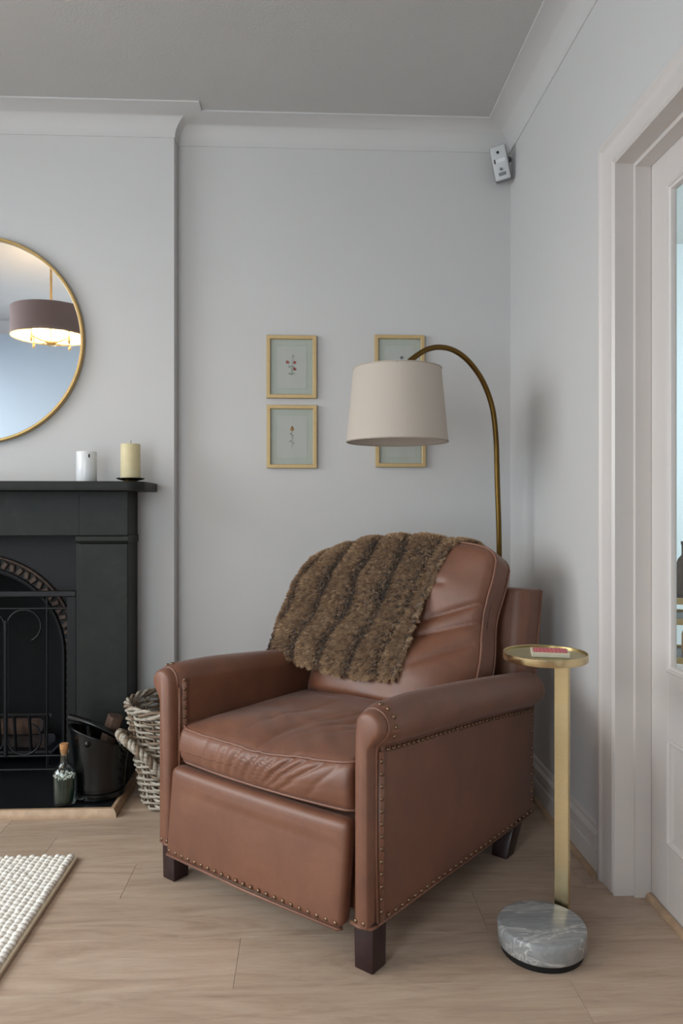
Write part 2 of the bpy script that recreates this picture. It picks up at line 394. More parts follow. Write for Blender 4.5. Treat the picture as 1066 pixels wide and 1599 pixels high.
for nm, pl, pr, mt in (('baseboard_right', [(XR, DY1+.112), (XR, YB)], sk, M_trim), ('baseboard_back', [(XR, YB), (BR, YB), (BR, YC), (-.60, YC)], sk, M_trim),
                       ('baseboard_alcove', [(-1.97, YC), (BL, YC), (BL, YB), (XL, YB)], sk, M_trim), ('baseboard_left', [(XL, YB), (XL, YF)], sk, M_trim),
                       ('baseboard_rear', [(XL, YF), (XR, YF), (XR, DY0-.112)], sk, M_trim),
                       ('trim_2', [(XR, DY1+.104), (XR, YB), (BR, YB), (BR, YC), (-.655, YC)], bd, M_oak)):
    struct(nm, sweep_plan(bmesh.new(), pl, pr), mt, smooth=True, angle=25)

# door casing: moulded architrave, jamb with a stop, door leaf
def casing():
    # profile across the casing (t from inner edge outwards, thickness off the wall)
    P = [(0, 0), (0, .007), (.004, .010), (.010, .008), (.013, .005), (.018, .009), (.072, .011), (.078, .014), (.084, .018), (.096, .018), (.102, .014), (.104, .008), (.104, 0)]
    bm = bmesh.new(); rings = []
    for (yy, zz, sy, sz) in ((DY1, 0, 1, 0), (DY1, DZ, 1, 1), (DY0, DZ, -1, 1), (DY0, 0, -1, 0)):
        rings.append([bm.verts.new((XR-th, yy+sy*t, zz+sz*t*.84)) for t, th in P])
    for i in range(3):
        A, B = rings[i], rings[i+1]
        for j in range(len(P)-1): bm.faces.new((A[j], A[j+1], B[j+1], B[j]))
    bm.faces.new(rings[0]); bm.faces.new(rings[3][::-1])
    bmesh.ops.recalc_face_normals(bm, faces=bm.faces); return bm
struct('trim_3', casing(), M_trim, smooth=True, angle=25)
bm = bmesh.new()
for x0, x1, t in ((XR, .884, .0), (.884, .927, .012), (.927, XA, 0)):
    box(bm, x0, x1, DY1-t, DY1+.012, 0, DZ+.012); box(bm, x0, x1, DY0-.012, DY0+t, 0, DZ+.012); box(bm, x0, x1, DY0+t, DY1-t, DZ-t, DZ+.012)
struct('trim_4', bm, M_trim)
struct('trim_5', sweep_plan(bmesh.new(), [(.945, DY0+.012), (.945, DY1-.012)], [(o-.001+.003, z) for o, z in bd]), M_oak)
door = bpy.data.objects.new('door_1', None); COL.objects.link(door); door.location = (.928, DY0, 0); door['kind'] = 'structure'
LW = DY1-DY0-.003; TH = .024
def D(y0, y1, z0, z1, x0=0, x1=TH, bev=.0015): return bx(x0, x1, y0, y1, z0, z1, bev=bev, seg=1)
obj('stile', D(LW-.100, LW, .008, DZ-.004), M_trim, door); obj('stile', D(.003, .100, .008, DZ-.004), M_trim, door)
obj('top_rail', D(.100, LW-.100, 1.885, DZ-.004), M_trim, door); obj('lock_rail', D(.100, LW-.100, .455, .632), M_trim, door); obj('bottom_rail', D(.100, LW-.100, .008, .185), M_trim, door)
def rect_mould(y0, y1, z0, z1, P):
    bm = bmesh.new(); rings = []
    for yy, zz, sy, sz in ((y0, z0, 1, 1), (y1, z0, -1, 1), (y1, z1, -1, -1), (y0, z1, 1, -1)):
        rings.append([bm.verts.new((x, yy+sy*t, zz+sz*t)) for t, x in P])
    for i in range(4):
        A, B = rings[i], rings[(i+1) % 4]
        for j in range(len(P)-1): bm.faces.new((A[j], A[j+1], B[j+1], B[j]))
    bmesh.ops.recalc_face_normals(bm, faces=bm.faces); return bm
mp = [(-.003, .002), (-.003, -.003), (.001, -.005), (.004, -.004), (.006, -.001), (.009, .002), (.012, .003), (.0145, .008), (.0155, .016)]
obj('glazing_bead', rect_mould(.100, LW-.100, .632, 1.885, mp), M_trim, door, smooth=True, angle=30)
obj('panel_moulding', rect_mould(.100, LW-.100, .185, .455, mp), M_trim, door, smooth=True, angle=30)
obj('glass_pane', D(.102, LW-.102, .634, 1.883, .014, .018, 0), M_pane, door)
obj('lower_panel', D(.100, LW-.100, .185, .455, .009, .020), M_trim, door)
hb = bmesh.new(); tube(hb, [(0, .055, 1.03), (-.05, .055, 1.03), (-.05, .07, 1.03), (-.05, .17, 1.03)], .009, 10); box(hb, -.006, 0, .035, .075, .93, 1.10, bev=.002)
obj('door_handle', hb, M_brass, door, smooth=True, angle=40)

# dining room beyond the glazed door
struct('floor_dining', bx(.945, 3.6, YF-.1, 4.5, -.05, -.004), M_floor)
struct('ceiling_dining', bx(XA, 3.6, YF-.1, 4.5, H, H+.1), M_ceil)
struct('wall_dining_far', bx(XR, 3.6, 4.3, 4.4, 0, H), M_dining)
bm = bmesh.new(); box(bm, 3.5, 3.6, YF-.1, 2.3, 0, H); box(bm, 3.5, 3.6, 4.0, 4.3, 0, H); box(bm, 3.5, 3.6, 2.3, 4.0, 0, .7); box(bm, 3.5, 3.6, 2.3, 4.0, 2.3, H)
struct('wall_dining_side', bm, M_dining)
struct('wall_dining_rear', bx(XA, 3.5, YF-.1, YF, 0, H), M_dining)
struct('wall_dining_near', bx(XR, XA, YB+.1, 4.3, 0, H), M_dining)
struct('baseboard_dining', bx(XA, 3.5, 4.282, 4.3, 0, .14, bev=.004), M_trim)
window('window_added', 'y', 2.3, 4.0, .7, 2.3, 3.55, 3)  # unseen window, added as an opening for the dining room fill
tr = thing('drinks_trolley', 'brass drinks trolley with bottles, seen through the door glass', 'trolley', (2.187, 3.58, 0), -math.radians(27))
for x in (-.36, .36):
    for y in (-.18, .18): obj('leg', tube(bmesh.new(), [(x, y, .03), (x, y, .93)], .011, 8), M_brass, tr, smooth=True, angle=40)
    obj('handle_rail', tube(bmesh.new(), [(x, -.18, .92), (x, .18, .92)], .009, 8), M_brass, tr, smooth=True, angle=40)
for z in (.31, .50, .60):
    rm = bmesh.new(); box(rm, -.37, .37, -.20, -.18, z-.015, z+.015, bev=.003); box(rm, -.37, .37, .18, .20, z-.015, z+.015, bev=.003); box(rm, -.37, -.35, -.2, .2, z-.015, z+.015); box(rm, .35, .37, -.2, .2, z-.015, z+.015)
    obj('shelf_rim', rm, M_gold, tr); obj('shelf', bx(-.35, .35, -.18, .18, z-.006, z+.004), M_footwood, tr)
for k, (x, dy, z, sc, mt, lab) in enumerate(((-.30, .04, .6042, 1., M_log, 'dark brown bottle at the near end of the brass trolley top'), (-.19, .02, .6042, .9, M_match, 'dark green bottle on top of the brass trolley'), (-.04, .06, .6042, 1.05, M_cork, 'amber bottle on top of the brass trolley'), (-.29, .02, .3142, .6, M_cork, 'small amber bottle on the lowest trolley shelf'), (-.15, .05, .3142, .62, M_log, 'small brown bottle on the lowest trolley shelf'))):
    b = lathe(bmesh.new(), [(0, 0), (.038*sc, 0), (.04*sc, .01), (.04*sc, .16*sc), (.03*sc, .19*sc), (.014*sc, .21*sc), (.014*sc, .26*sc), (.017*sc, .265*sc), (.017*sc, .28*sc), (0, .28*sc)], 20)
    tag(obj('spirit_bottle', b, mt, smooth=True, angle=50, loc=(2.187+x*math.cos(.471)+dy*math.sin(.471), 3.58-x*math.sin(.471)+dy*math.cos(.471), z)), lab, 'bottle', 'bottles on the trolley')

# ================================================================ FIREPLACE
FX = -1.286
fp = thing('fireplace_surround', 'dark green-black slate fireplace surround with a plain mantelpiece', 'fireplace', (FX, YC, 0))
# mantel shelf with rounded front corners
pts = []
for sx in (-1, 1):
    arc = [(sx*(.69-.06+.06*math.cos(t)), -.27+.06-.06*math.sin(t)) for t in np.linspace(0, PI/2, 8)]
    pts += (arc[::-1] if sx > 0 else arc)
poly = [(-.69, 0)] + pts + [(.69, 0)]
bm = prism(bmesh.new(), poly, 'z', 1.117, 1.151); obj('mantel_shelf', bevel(bm, .003, 2, 50), M_slate, fp, smooth=True, angle=35)
for sx in (-1, 1):
    a, b = sorted((sx*.433, sx*.613))
    obj('pilaster', bx(a, b, -.16, 0, .025, .922, bev=.004), M_slate, fp)
    obj('pilaster_block', bx(a, b, -.163, 0, .951, 1.117, bev=.002), M_slate, fp)
    cp = prism(bmesh.new(), [(-.16, .922), (-.168, .924), (-.174, .932), (-.174, .947), (-.170, .951), (0, .951), (0, .922)], 'x', a-(.003 if sx < 0 else .010), b+(.010 if sx < 0 else .003))
    obj('capital', cp, M_slate, fp)
    a2, b2 = sorted((sx*.418, sx*.433)); obj('inner_slip', bx(a2, b2, -.150, 0, .025, .951, bev=.002), M_slate, fp)
obj('frieze', bx(-.4325, .4325, -.158, 0, .951, 1.117, bev=.002), M_slate, fp)
hearth = thing('hearth', 'polished black slate hearth slab edged with oak beading, in front of the fireplace', 'hearth', (FX, 0, 0))
hx = .636
obj('slab', prism(bmesh.new(), [(-hx+.022, 2.587), (hx-.022, 2.587), (hx-.022, YC), (.41, YC), (.41, YB+.33), (-.41, YB+.33), (-.41, YC), (-hx+.022, YC)], 'z', 0, .025), M_hearth, hearth)
eb = [(0, 0), (.022, 0), (.022, .007), (.019, .017), (.011, .0275), (.005, .0285), (0, .0285)]
obj('oak_edging', sweep_plan(bmesh.new(), [(-hx+.022, YC), (-hx+.022, 2.587), (hx-.022, 2.587), (hx-.022, YC)], [(-o, z) for o, z in eb]), M_oak, hearth, smooth=True, angle=30)

ins = thing('fireplace_insert', 'black cast iron arched fireplace insert with a beaded rim', 'fireplace', (FX, 2.965, .0255))
# plate with arched opening
R, ZC = .325, .46
bm = bmesh.new(); inner = [(R, .0)] + [(R*math.cos(t), ZC+R*math.sin(t)) for t in np.linspace(0, PI, 33)] + [(-R, .0)]
outer = []
for x, z in inner:
    if z <= ZC: outer.append((.4175 if x > 0 else -.4175, z))
    else:
        d = Vector((x, z-ZC)).normalized(); k = min(.4175/max(abs(d.x), 1e-6), (.925-ZC)/max(d.y, 1e-6)); outer.append((d.x*k, ZC+d.y*k))
F0 = [bm.verts.new((x, 0, z)) for x, z in inner]; G0 = [bm.verts.new((x, 0, z)) for x, z in outer]
F1 = [bm.verts.new((x*.93, .10, z)) for x, z in inner]
for i in range(len(inner)-1):
    bm.faces.new((F0[i], F0[i+1], G0[i+1], G0[i])); bm.faces.new((F0[i], F1[i], F1[i+1], F0[i+1]))
bmesh.ops.recalc_face_normals(bm, faces=bm.faces); obj('face_plate', bm, M_iron, ins)
def archpath(r, n=40, z0=0.0): return [(r, z0)]+[(r, z) for z in np.linspace(z0+.05, ZC-.03, 8)] + [(r*math.cos(t), ZC+r*math.sin(t)) for t in np.linspace(0, PI, n)] + [(-r, z) for z in np.linspace(ZC-.03, z0+.05, 8)]+[(-r, z0)]
for r, q in ((.385, .007), (.335, .006)): obj('arch_bead', tube(bmesh.new(), [(x, -.006, z) for x, z in archpath(r)], q, 8), M_ironlight if r > .36 else M_iron, ins, smooth=True, angle=50)
leaf = bmesh.new(); box(leaf, -.016, .016, -.010, 0, -.011, .011); bevel(leaf, .004, 1); lm = None
path = archpath(.36); L = [0]
for a, b in zip(path, path[1:]): L.append(L[-1]+math.dist(a, b))
nn = 66
for k in range(nn):
    d = (k+.5)/nn*L[-1]; i = max(j for j in range(len(L)-1) if L[j] <= d); t = (d-L[i])/(L[i+1]-L[i])
    x = path[i][0]+(path[i+1][0]-path[i][0])*t; z = path[i][1]+(path[i+1][1]-path[i][1])*t
    if lm is None:
        o = obj('leaf_ornament', leaf, M_ironlight, ins); lm = o.data
    else: o = obj('leaf_ornament', lm, None, ins)
    tx, tz = path[i+1][0]-path[i][0], path[i+1][1]-path[i][1]
    o.location = (x, 0, z); o.rotation_euler = (0, -math.atan2(tz, tx)+PI/2+.35*(1 if k % 2 else -1), 0)
obj('fire_back', bx(-.30, .30, .30, .33, 0, .80), M_soot, ins)
gr = thing('fire_grate', 'black iron fire basket standing inside the arched fireplace', 'grate', (FX, 3.10, .0255))
for k in range(9): obj('bar', tube(bmesh.new(), [(-.24+.06*k, -.06, .05), (-.24+.06*k, -.08, .20)], .007, 6), M_iron, gr)
for z in (.05, .20): obj('rail', tube(bmesh.new(), [(-.26, -.07, z), (.26, -.07, z)], .009, 6), M_iron, gr)
obj('tray', bx(-.26, .26, -.07, .14, .045, .055), M_iron, gr)
for x in (-.25, .25):
    for y in (-.06, .12): obj('leg', tube(bmesh.new(), [(x, y, 0), (x, y, .06)], .009, 6), M_iron, gr)
def log(r, l, seed):
    rr = random.Random(seed); bm = bmesh.new(); n = 14; rings = []
    prof = [r*(1+.16*rr.uniform(-1, 1)) for _ in range(n)]
    for s_ in np.linspace(-.5, .5, 7):
        rings.append([bm.verts.new((s_*l, prof[k]*(1+.05*rr.uniform(-1, 1))*math.cos(2*PI*k/n), max(-.55*r, prof[k]*math.sin(2*PI*k/n)))) for k in range(n)])
    for A, B in zip(rings, rings[1:]):
        for k in range(n): bm.faces.new((A[k], A[(k+1) % n], B[(k+1) % n], B[k]))
    bm.faces.new(rings[0][::-1]); bm.faces.new(rings[-1]); bmesh.ops.recalc_face_normals(bm, faces=bm.faces); return bm
for k, (x, y, z, l, r, rz, ry) in enumerate(((-.125, .03, .080, .21, .04, .1, 0), (.125, .035, .080, .21, .042, -.12, 0), (.03, .035, .148, .30, .038, .1, .04))):
    o = obj('charred_log', log(r, l, k), M_logash if k < 2 else M_log, smooth=True, angle=40, loc=(FX+x, 3.10+y, z)); o.rotation_euler = (0, ry, rz)
    tag(o, ('left charred log lying in the fire grate', 'right charred log lying in the fire grate', 'top brown log laid across the pile in the fire grate')[k], 'log')

# fire screen
fs = thing('fire_screen', 'black wrought iron fire screen with scrolls before the fireplace opening', 'fire screen', (FX, 2.895, .0255))
W, HT = .405, .712
def bar(nm, pts, r, m=M_wrought, seg=8): return obj(nm, tube(bmesh.new(), pts, r, seg), m, fs, smooth=True, angle=50)
for sx in (-1, 1): obj('post', bx(min(sx*W, sx*(W-.036)), max(sx*W, sx*(W-.036)), -.01, .01, 0, HT-.022, bev=.003), M_iron, fs)
obj('top_bar', bx(-W, W, -.012, .012, HT-.022, HT, bev=.004), M_wrought, fs)
for z in (.645, .082, .03): bar('rail', [(-W+.03, 0, z), (W-.03, 0, z)], .005)
for sx in (-1, 1):
    bar('upright', [(sx*.137, 0, .082), (sx*.137, 0, .60)], .0085); bar('upright', [(sx*.292, 0, .03), (sx*.292, 0, .69)], .004)
def scroll(x0, zt, r, sx, up):
    """a C-scroll springing from an upright: rises, turns over and curls back"""
    out = [(x0+sx*.004, 0, zt-up*(r+.03)), (x0+sx*.006, 0, zt-up*r)]
    for t in np.linspace(0, PI*1.35, 26):
        k = 1-.12*t/(PI*1.35); out.append((x0+sx*(r+.004-r*k*math.cos(t)), 0, zt-up*(r-r*k*math.sin(t))))
    return out
for s0 in (-1, 1):
    for sx in (-1, 1):
        for zt, up in ((.643, 1), (.084, -1)): bar('scroll', scroll(s0*.137, zt, .067, sx, up), .0042)
# coal scuttle
sc = thing('coal_scuttle', 'black metal coal scuttle with slanted mouth, beside the fireplace', 'scuttle', (-.745, 2.716, .0285))
bm = bmesh.new(); seg = 48; rings = []
prof = [(.082, 0), (.088, .004), (.088, .022), (.082, .026), (.082, .034), (.087, .038), (.087, .062), (.083, .066), (.085, .075), (.104, 1)]
for r, z in prof:
    ring = []
    for k in range(seg):
        a = 2*PI*k/seg; top = .208-.042*math.cos(a-.25)-.012*math.sin(a)
        ring.append(bm.verts.new((r*math.cos(a), r*math.sin(a), z if z < .5 else top)))
    rings.append(ring)
inr = [bm.verts.new((v.co.x*.95, v.co.y*.95, v.co.z)) for v in rings[-1]]; inb = [bm.verts.new((.085*math.cos(2*PI*k/seg), .085*math.sin(2*PI*k/seg), .03)) for k in range(seg)]
rings += [inr, inb]
for A, B in zip(rings, rings[1:]):
    for k in range(seg): bm.faces.new((A[k], A[(k+1) % seg], B[(k+1) % seg], B[k]))
bm.faces.new(rings[0][::-1]); bm.faces.new(inb); bmesh.ops.recalc_face_normals(bm, faces=bm.faces)
obj('body', bm, M_blackmetal, sc, smooth=True, angle=40)
rim = [(.105*math.cos(a), .105*math.sin(a), .208-.042*math.cos(a-.25)-.012*math.sin(a)) for a in np.linspace(0, 2*PI, 48, endpoint=False)]
obj('rim', tube(bmesh.new(), rim, .004, 6, closed=True), M_blackmetal, sc, smooth=True)
arc = [(-.100+.165*t, -.03-.012*math.sin(PI*t), .283-.068*t+.012*math.sin(PI*t)) for t in np.linspace(0, 1, 16)]
obj('handle', tube(bmesh.new(), arc, .0115, 10), M_blackmetal, sc, smooth=True, angle=50)
obj('handle_bracket', tube(bmesh.new(), [(-.030, -.040, .262), (-.020, -.065, .22), (-.015, -.106, .205)], .009, 8), M_blackmetal, sc, smooth=True)
obj('handle_bracket', tube(bmesh.new(), [(.065, -.03, .216), (.085, -.05, .19), (.100, -.045, .165)], .009, 8), M_blackmetal, sc, smooth=True)
for k, (x, y, z, r, l, rz, ry, lab) in enumerate(((.028, .028, .170, .034, .20, .2, -1.28, 'brown log standing on end in the black coal scuttle'),)):
    o = obj('firewood_log', log(r, l, 20+k), M_log, smooth=True, angle=40, loc=(-.745+x, 2.716+y, .0285+z)); o.rotation_euler = (0, ry, rz); tag(o, lab, 'log')

# match bottle
mbt = thing('match_bottle', 'clear glass bottle of green matches with a cork, on the hearth', 'bottle', (-.846, 2.634, .0252)); mbt.scale = (.94, .94, 1)
pr = [(0, 0), (.036, 0), (.042, .004), (.0435, .010), (.0435, .105), (.041, .118), (.030, .130), (.019, .138), (.0155, .146), (.0155, .178), (.018, .180), (.018, .187), (.0125, .187), (.0125, .146), (.016, .136), (.028, .126), (.038, .115), (.0405, .104), (.0405, .012), (.036, .008), (0, .008)]
obj('glass', lathe(bmesh.new(), pr, 36), M_bottle, mbt, smooth=True, angle=60)
obj('cork', lathe(bmesh.new(), [(0, .170), (.0122, .170), (.0128, .186), (.0150, .190), (.0160, .206), (.0150, .209), (0, .209)], 20), M_cork, mbt, smooth=True, angle=50)
V = []; F = []; V2 = []; F2 = []
hb = bmesh.new(); sb = bmesh.new(); rr = random.Random(3)
for k in range(90):
    r = .035*math.sqrt(rr.random()); a = rr.uniform(0, 2*PI); p0 = (r*.95*math.cos(a), r*.95*math.sin(a), .009)
    a2 = a+rr.uniform(-.6, .6); r2 = min(.037, r+rr.uniform(-.004, .008)); zt = rr.uniform(.092, .104); p1 = (r2*math.cos(a2), r2*math.sin(a2), zt)
    tube(sb, [p0, p1], .0013, 4); q = Matrix.Translation(p1); bmesh.ops.create_icosphere(hb, subdivisions=1, radius=.0038, matrix=q)
mt = obj('match_sticks', sb, M_match); mt.location = mbt.location; mt.scale = mbt.scale; mt['kind'] = 'stuff'; tag(mt, 'bundle of green matches with pale heads inside the glass bottle', 'matches')
obj('match_heads', hb, M_head, mt, smooth=True)['kind'] = 'stuff'

# wicker basket
bk = thing('wicker_basket', 'grey wicker log basket with loop handles, between fireplace and armchair', 'basket', (-.437, 2.735, 0))
def brad(z): return .150+.062*(z/.36)**.9
nst = 22
stk = bmesh.new()
for k in range(nst):
    a = 2*PI*k/nst; tube(stk, [(brad(z)*math.cos(a), brad(z)*math.sin(a), z) for z in (.008, .09, .18, .27, .345)], .0048, 6)
obj('stake', stk, M_willowd, bk, smooth=True)['kind'] = 'stuff'
obj('basket_bottom', lathe(bmesh.new(), [(0, .010), (.146, .010), (.146, .018), (0, .018)], 36), M_willowd, bk)
nrow = 32
for j in range(nrow):
    z = .010+.333*j/(nrow-1); ph = PI*(j % 2); n = nst*8; rj = random.Random(j); w1, w2 = rj.uniform(0, 6), rj.uniform(0, 6)
    pts = []
    for i in range(n):
        a = 2*PI*i/n; q = math.cos(nst*a/2*1.0+ph) if nst % 2 == 0 else 0
        r = brad(z)+.0072*q
        pts.append((r*math.cos(a), r*math.sin(a), z+.0026*math.sin(3*a+w1)+.002*math.sin(7*a+w2)+.0022*math.sin(nst*a/2+ph)))
    obj('willow_row', tube(bmesh.new(), pts, .0049+.0009*math.sin(j*2.3), 6, closed=True), M_willow if rj.random() < .8 else M_willowd, bk, smooth=True)
for q in range(3):                                                # braided rim: three strands wound round each other
    pts = []
    for i in range(220):
        a = 2*PI*i/220; t = 9*a+q*2*PI/3; r = brad(.355)+.0075*math.cos(t); pts.append((r*math.cos(a), r*math.sin(a), .354+.0085*math.sin(t)))
    obj('rim_strand', tube(bmesh.new(), pts, .0062, 6, closed=True), M_willow if q else M_willowd, bk, smooth=True)
def handle(ac, z0, flip=1):
    cpts = []
    for t in np.linspace(0, 1, 40):
        a = ac+(t-.5)*1.15; lift = math.sin(PI*t); r = brad(.23)+.004+.055*lift**.8
        cpts.append(Vector((r*math.cos(a), r*math.sin(a), z0+.085*lift**.7-.065*t*flip)))
    return cpts
for ac, z0 in ((-2.45, .215), (.69, .215)):
    hroot = bpy.data.objects.new('handle', None); COL.objects.link(hroot); hroot.parent = bk
    c = handle(ac, z0); fr = frames(c)
    for q in range(3):
        pts = [p+u*(.0085*math.cos(14*i/39*PI+q*2.094))+v_*(.0085*math.sin(14*i/39*PI+q*2.094)) for i, (p, u, v_) in enumerate(fr)]
        obj('handle_strand', tube(bmesh.new(), pts, .0088, 7), M_willow if q else M_willowd, hroot, smooth=True)

# mantel objects
ch = thing('candle_holder', 'white glossy cylinder candle holder on the mantelpiece', 'candle holder', (-.832, 2.85, 1.1512))
obj('body', lathe(bmesh.new(), [(0, 0), (.036, 0), (.0375, .003), (.0375, .113), (.0365, .115), (.0335, .115), (.033, .012), (0, .012)], 40), M_white, ch, smooth=True, angle=40)
mk = bmesh.new(); tube(mk, [(.0375*math.cos(a), .0375*math.sin(a), .098+.006*math.sin(t)) for a, t in [(-1.05+.06*math.cos(t), t) for t in np.linspace(0, 2*PI, 10, endpoint=False)]], .0012, 5, closed=True)
tube(mk, [(.0377*math.cos(-1.05), .0377*math.sin(-1.05), .090), (.0377*math.cos(-1.05), .0377*math.sin(-1.05), .105)], .0015, 5)
obj('emblem', mk, M_dark, ch)
dish = thing('candle_plate', 'small dark metal candle plate at the right end of the mantelpiece', 'candle plate', (-.667, 2.845, 1.1512))
obj('plate', lathe(bmesh.new(), [(0, .006), (.030, .006), (.048, .011), (.0525, .014), (.052, .016), (.047, .0135), (.030, .009), (0, .009)], 40), M_blackmetal, dish, smooth=True, angle=50)
obj('foot_ring', lathe(bmesh.new(), [(0, 0), (.026, 0), (.027, .002), (.025, .007), (0, .007)], 32), M_antbrass, dish, smooth=True, angle=40)
pc = thing('pillar_candle', 'cream pillar candle standing on the small dark plate', 'candle', (-.667, 2.845, 1.1605))
obj('wax', lathe(bmesh.new(), [(0, 0), (.0355, 0), (.0365, .002), (.0365, .131), (.0350, .135), (.031, .1355), (.026, .1315), (.010, .130), (0, .130)], 40), M_cream, pc, smooth=True, angle=50)
obj('wick', tube(bmesh.new(), [(0, 0, .128), (.0005, 0, .142), (.002, 0, .149)], .0012, 6), M_black, pc)

# round mirror
mi = thing('round_mirror', 'large round wall mirror with thin gold frame above the mantelpiece', 'mirror', (-1.284, YC, 1.712))
mi.rotation_euler = (PI/2, 0, 0)
obj('frame', lathe(bmesh.new(), [(.390, 0), (.404, 0), (.4065, .004), (.4065, .026), (.404, .029), (.397, .029), (.395, .026), (.395, .012), (.390, .012)], 96), M_gold, mi, smooth=True, angle=35)
obj('mirror_glass', lathe(bmesh.new(), [(0, .004), (.396, .004), (.396, .014), (0, .014)], 96), M_mirror, mi)

# pendant light (seen in the mirror)
pd = thing('pendant_light', 'drum pendant lamp with dark taupe shade, lit, reflected in the round mirror', 'ceiling lamp', (-1.56, 1.34, 0))
obj('canopy', lathe(bmesh.new(), [(0, H), (.06, H), (.06, H-.012), (.05, H-.022), (0, H-.022)], 32), M_gold, pd, smooth=True, angle=40)
obj('rod', tube(bmesh.new(), [(0, 0, H-.02), (0, 0, 2.05)], .007, 10), M_gold, pd, smooth=True, angle=50)
obj('shade', lathe(bmesh.new(), [(.230, 2.262), (.2305, 2.264), (.2315, 2.097), (.231, 2.095), (.2295, 2.097), (.2285, 2.262), (.230, 2.262)], 64, uv=True), M_plum, pd, smooth=True, angle=50)
obj('shade_lining', lathe(bmesh.new(), [(.2283, 2.260), (.2290, 2.098)], 64), M_plumin, pd, smooth=True)
obj('shade_rim', tube(bmesh.new(), [(.2305*math.cos(a), .2305*math.sin(a), 2.096) for a in np.linspace(0, 2*PI, 64, endpoint=False)], .003, 6, closed=True), M_gold, pd)
obj('hub', lathe(bmesh.new(), [(0, 2.045), (.03, 2.047), (.035, 2.06), (.03, 2.073), (0, 2.075)], 24), M_gold, pd, smooth=True)
for k in range(4):
    a = PI/2*k+.5; ar = obj('arm', tube(bmesh.new(), [(.02*math.cos(a), .02*math.sin(a), 2.06), (.08*math.cos(a), .08*math.sin(a), 2.066), (.145*math.cos(a), .145*math.sin(a), 2.076), (.150*math.cos(a), .150*math.sin(a), 2.135)], .005, 8), M_gold, pd, smooth=True)
    obj('finial', lathe(bmesh.new(), [(0, -.035), (.006, -.03), (.008, -.015), (.004, 0), (0, .0)], 12, c=(.148*math.cos(a), .148*math.sin(a), 2.076)), M_gold, ar, smooth=True)
    obj('bulb', lathe(bmesh.new(), [(0, 0), (.012, .002), (.020, .03), (.021, .05), (.013, .078), (0, .095)], 16, c=(.150*math.cos(a), .150*math.sin(a), 2.135)), M_bulb, ar, smooth=True)
    obj('shade_strut', tube(bmesh.new(), [(0, 0, 2.243), (.228*math.cos(a+.6), .228*math.sin(a+.6), 2.248), (.228*math.cos(a+.6), .228*math.sin(a+.6), 2.098)], .003, 6), M_gold, pd)
pl = bpy.data.lights.new('pendant_bulbs', 'POINT'); pl.energy = 10; pl.color = (1, .74, .45); pl.shadow_soft_size = .09
po = bpy.data.objects.new('pendant_bulbs', pl); po.location = (-1.56, 1.34, 2.17); COL.objects.link(po)

# ================================================================ BACK WALL: four framed prints
def sprig(kind):
    """little painted flower, in x-z around 0, as flat relief: list of (name, bm, mat)"""
    st, lf, fl = bmesh.new(), bmesh.new(), bmesh.new()
    def stem(p): tube(st, [(x, 0, z) for x, z in p], .0006, 4)
    def blob(b, x, z, rx, rz, a=0, n=7):
        rr = random.Random(int(x*1e5+z*1e4)); ca, sa = math.cos(a), math.sin(a)
        vs = []
        for k in range(n):
            t = 2*PI*k/n; q = 1+.3*rr.uniform(-1, 1); ex, ez = rx*q*math.cos(t), rz*q*math.sin(t); vs.append(b.verts.new((x+ca*ex-sa*ez, -.0006, z+sa*ex+ca*ez)))
        b.faces.new(vs)
    if kind == 0:
        stem([(0, -.028), (.001, 0), (.005, .04)]); stem([(0, -.015), (-.010, .008), (-.018, .02)]); stem([(.001, -.01), (.008, .0), (.012, .02)]); stem([(0, -.022), (.008, -.012), (.013, -.008)])
        for x, z in ((-.017, .020), (.012, .019), (.012, -.008)):
            for k in range(4): blob(fl, x+.004*math.cos(k*1.7), z+.004*math.sin(k*1.7), .0045, .003, k)
        for x, z, a in ((-.008, .001, .3), (.004, .003, -.6), (-.008, -.026, .5), (.008, -.026, -.5), (.006, .044, 1.2), (-.002, -.03, .1)): blob(lf, x, z, .006, .0022, a)
        c = M_red
    elif kind == 1:
        stem([(0, -.045), (.001, -.02), (-.001, .0), (.001, .03)]); stem([(0, -.008), (.007, -.005)])
        for k in range(5): blob(fl, .001+.005*math.cos(k*1.3), .031+.005*math.sin(k*1.3), .005, .0032, k)
        blob(fl, .001, .039, .003, .006)
        for x, z, a in ((-.006, -.018, .5), (.006, -.026, -.4), (.004, .004, .3), (-.004, .012, 2.4)): blob(lf, x, z, .006, .002, a)
        c = M_orange
    else:
        stem([(0, -.04), (.002, -.01), (.009, .035)]); stem([(.001, -.015), (-.004, .01), (-.003, .018)])
        for x, z in ((.009, .037), (-.004, .018)):
            for k in range(5): blob(fl, x+.004*math.cos(k*1.25), z+.004*math.sin(k*1.25), .0042, .0026, k*1.25)
        for x, z, a in ((-.005, -.012, .5), (.007, -.02, -.5), (.006, .0, .9)): blob(lf, x, z, .006, .002, a)
        c = M_grey
    return [('painted_stem', st, M_green), ('painted_leaves', lf, M_green), ('painted_flower', fl, c)]
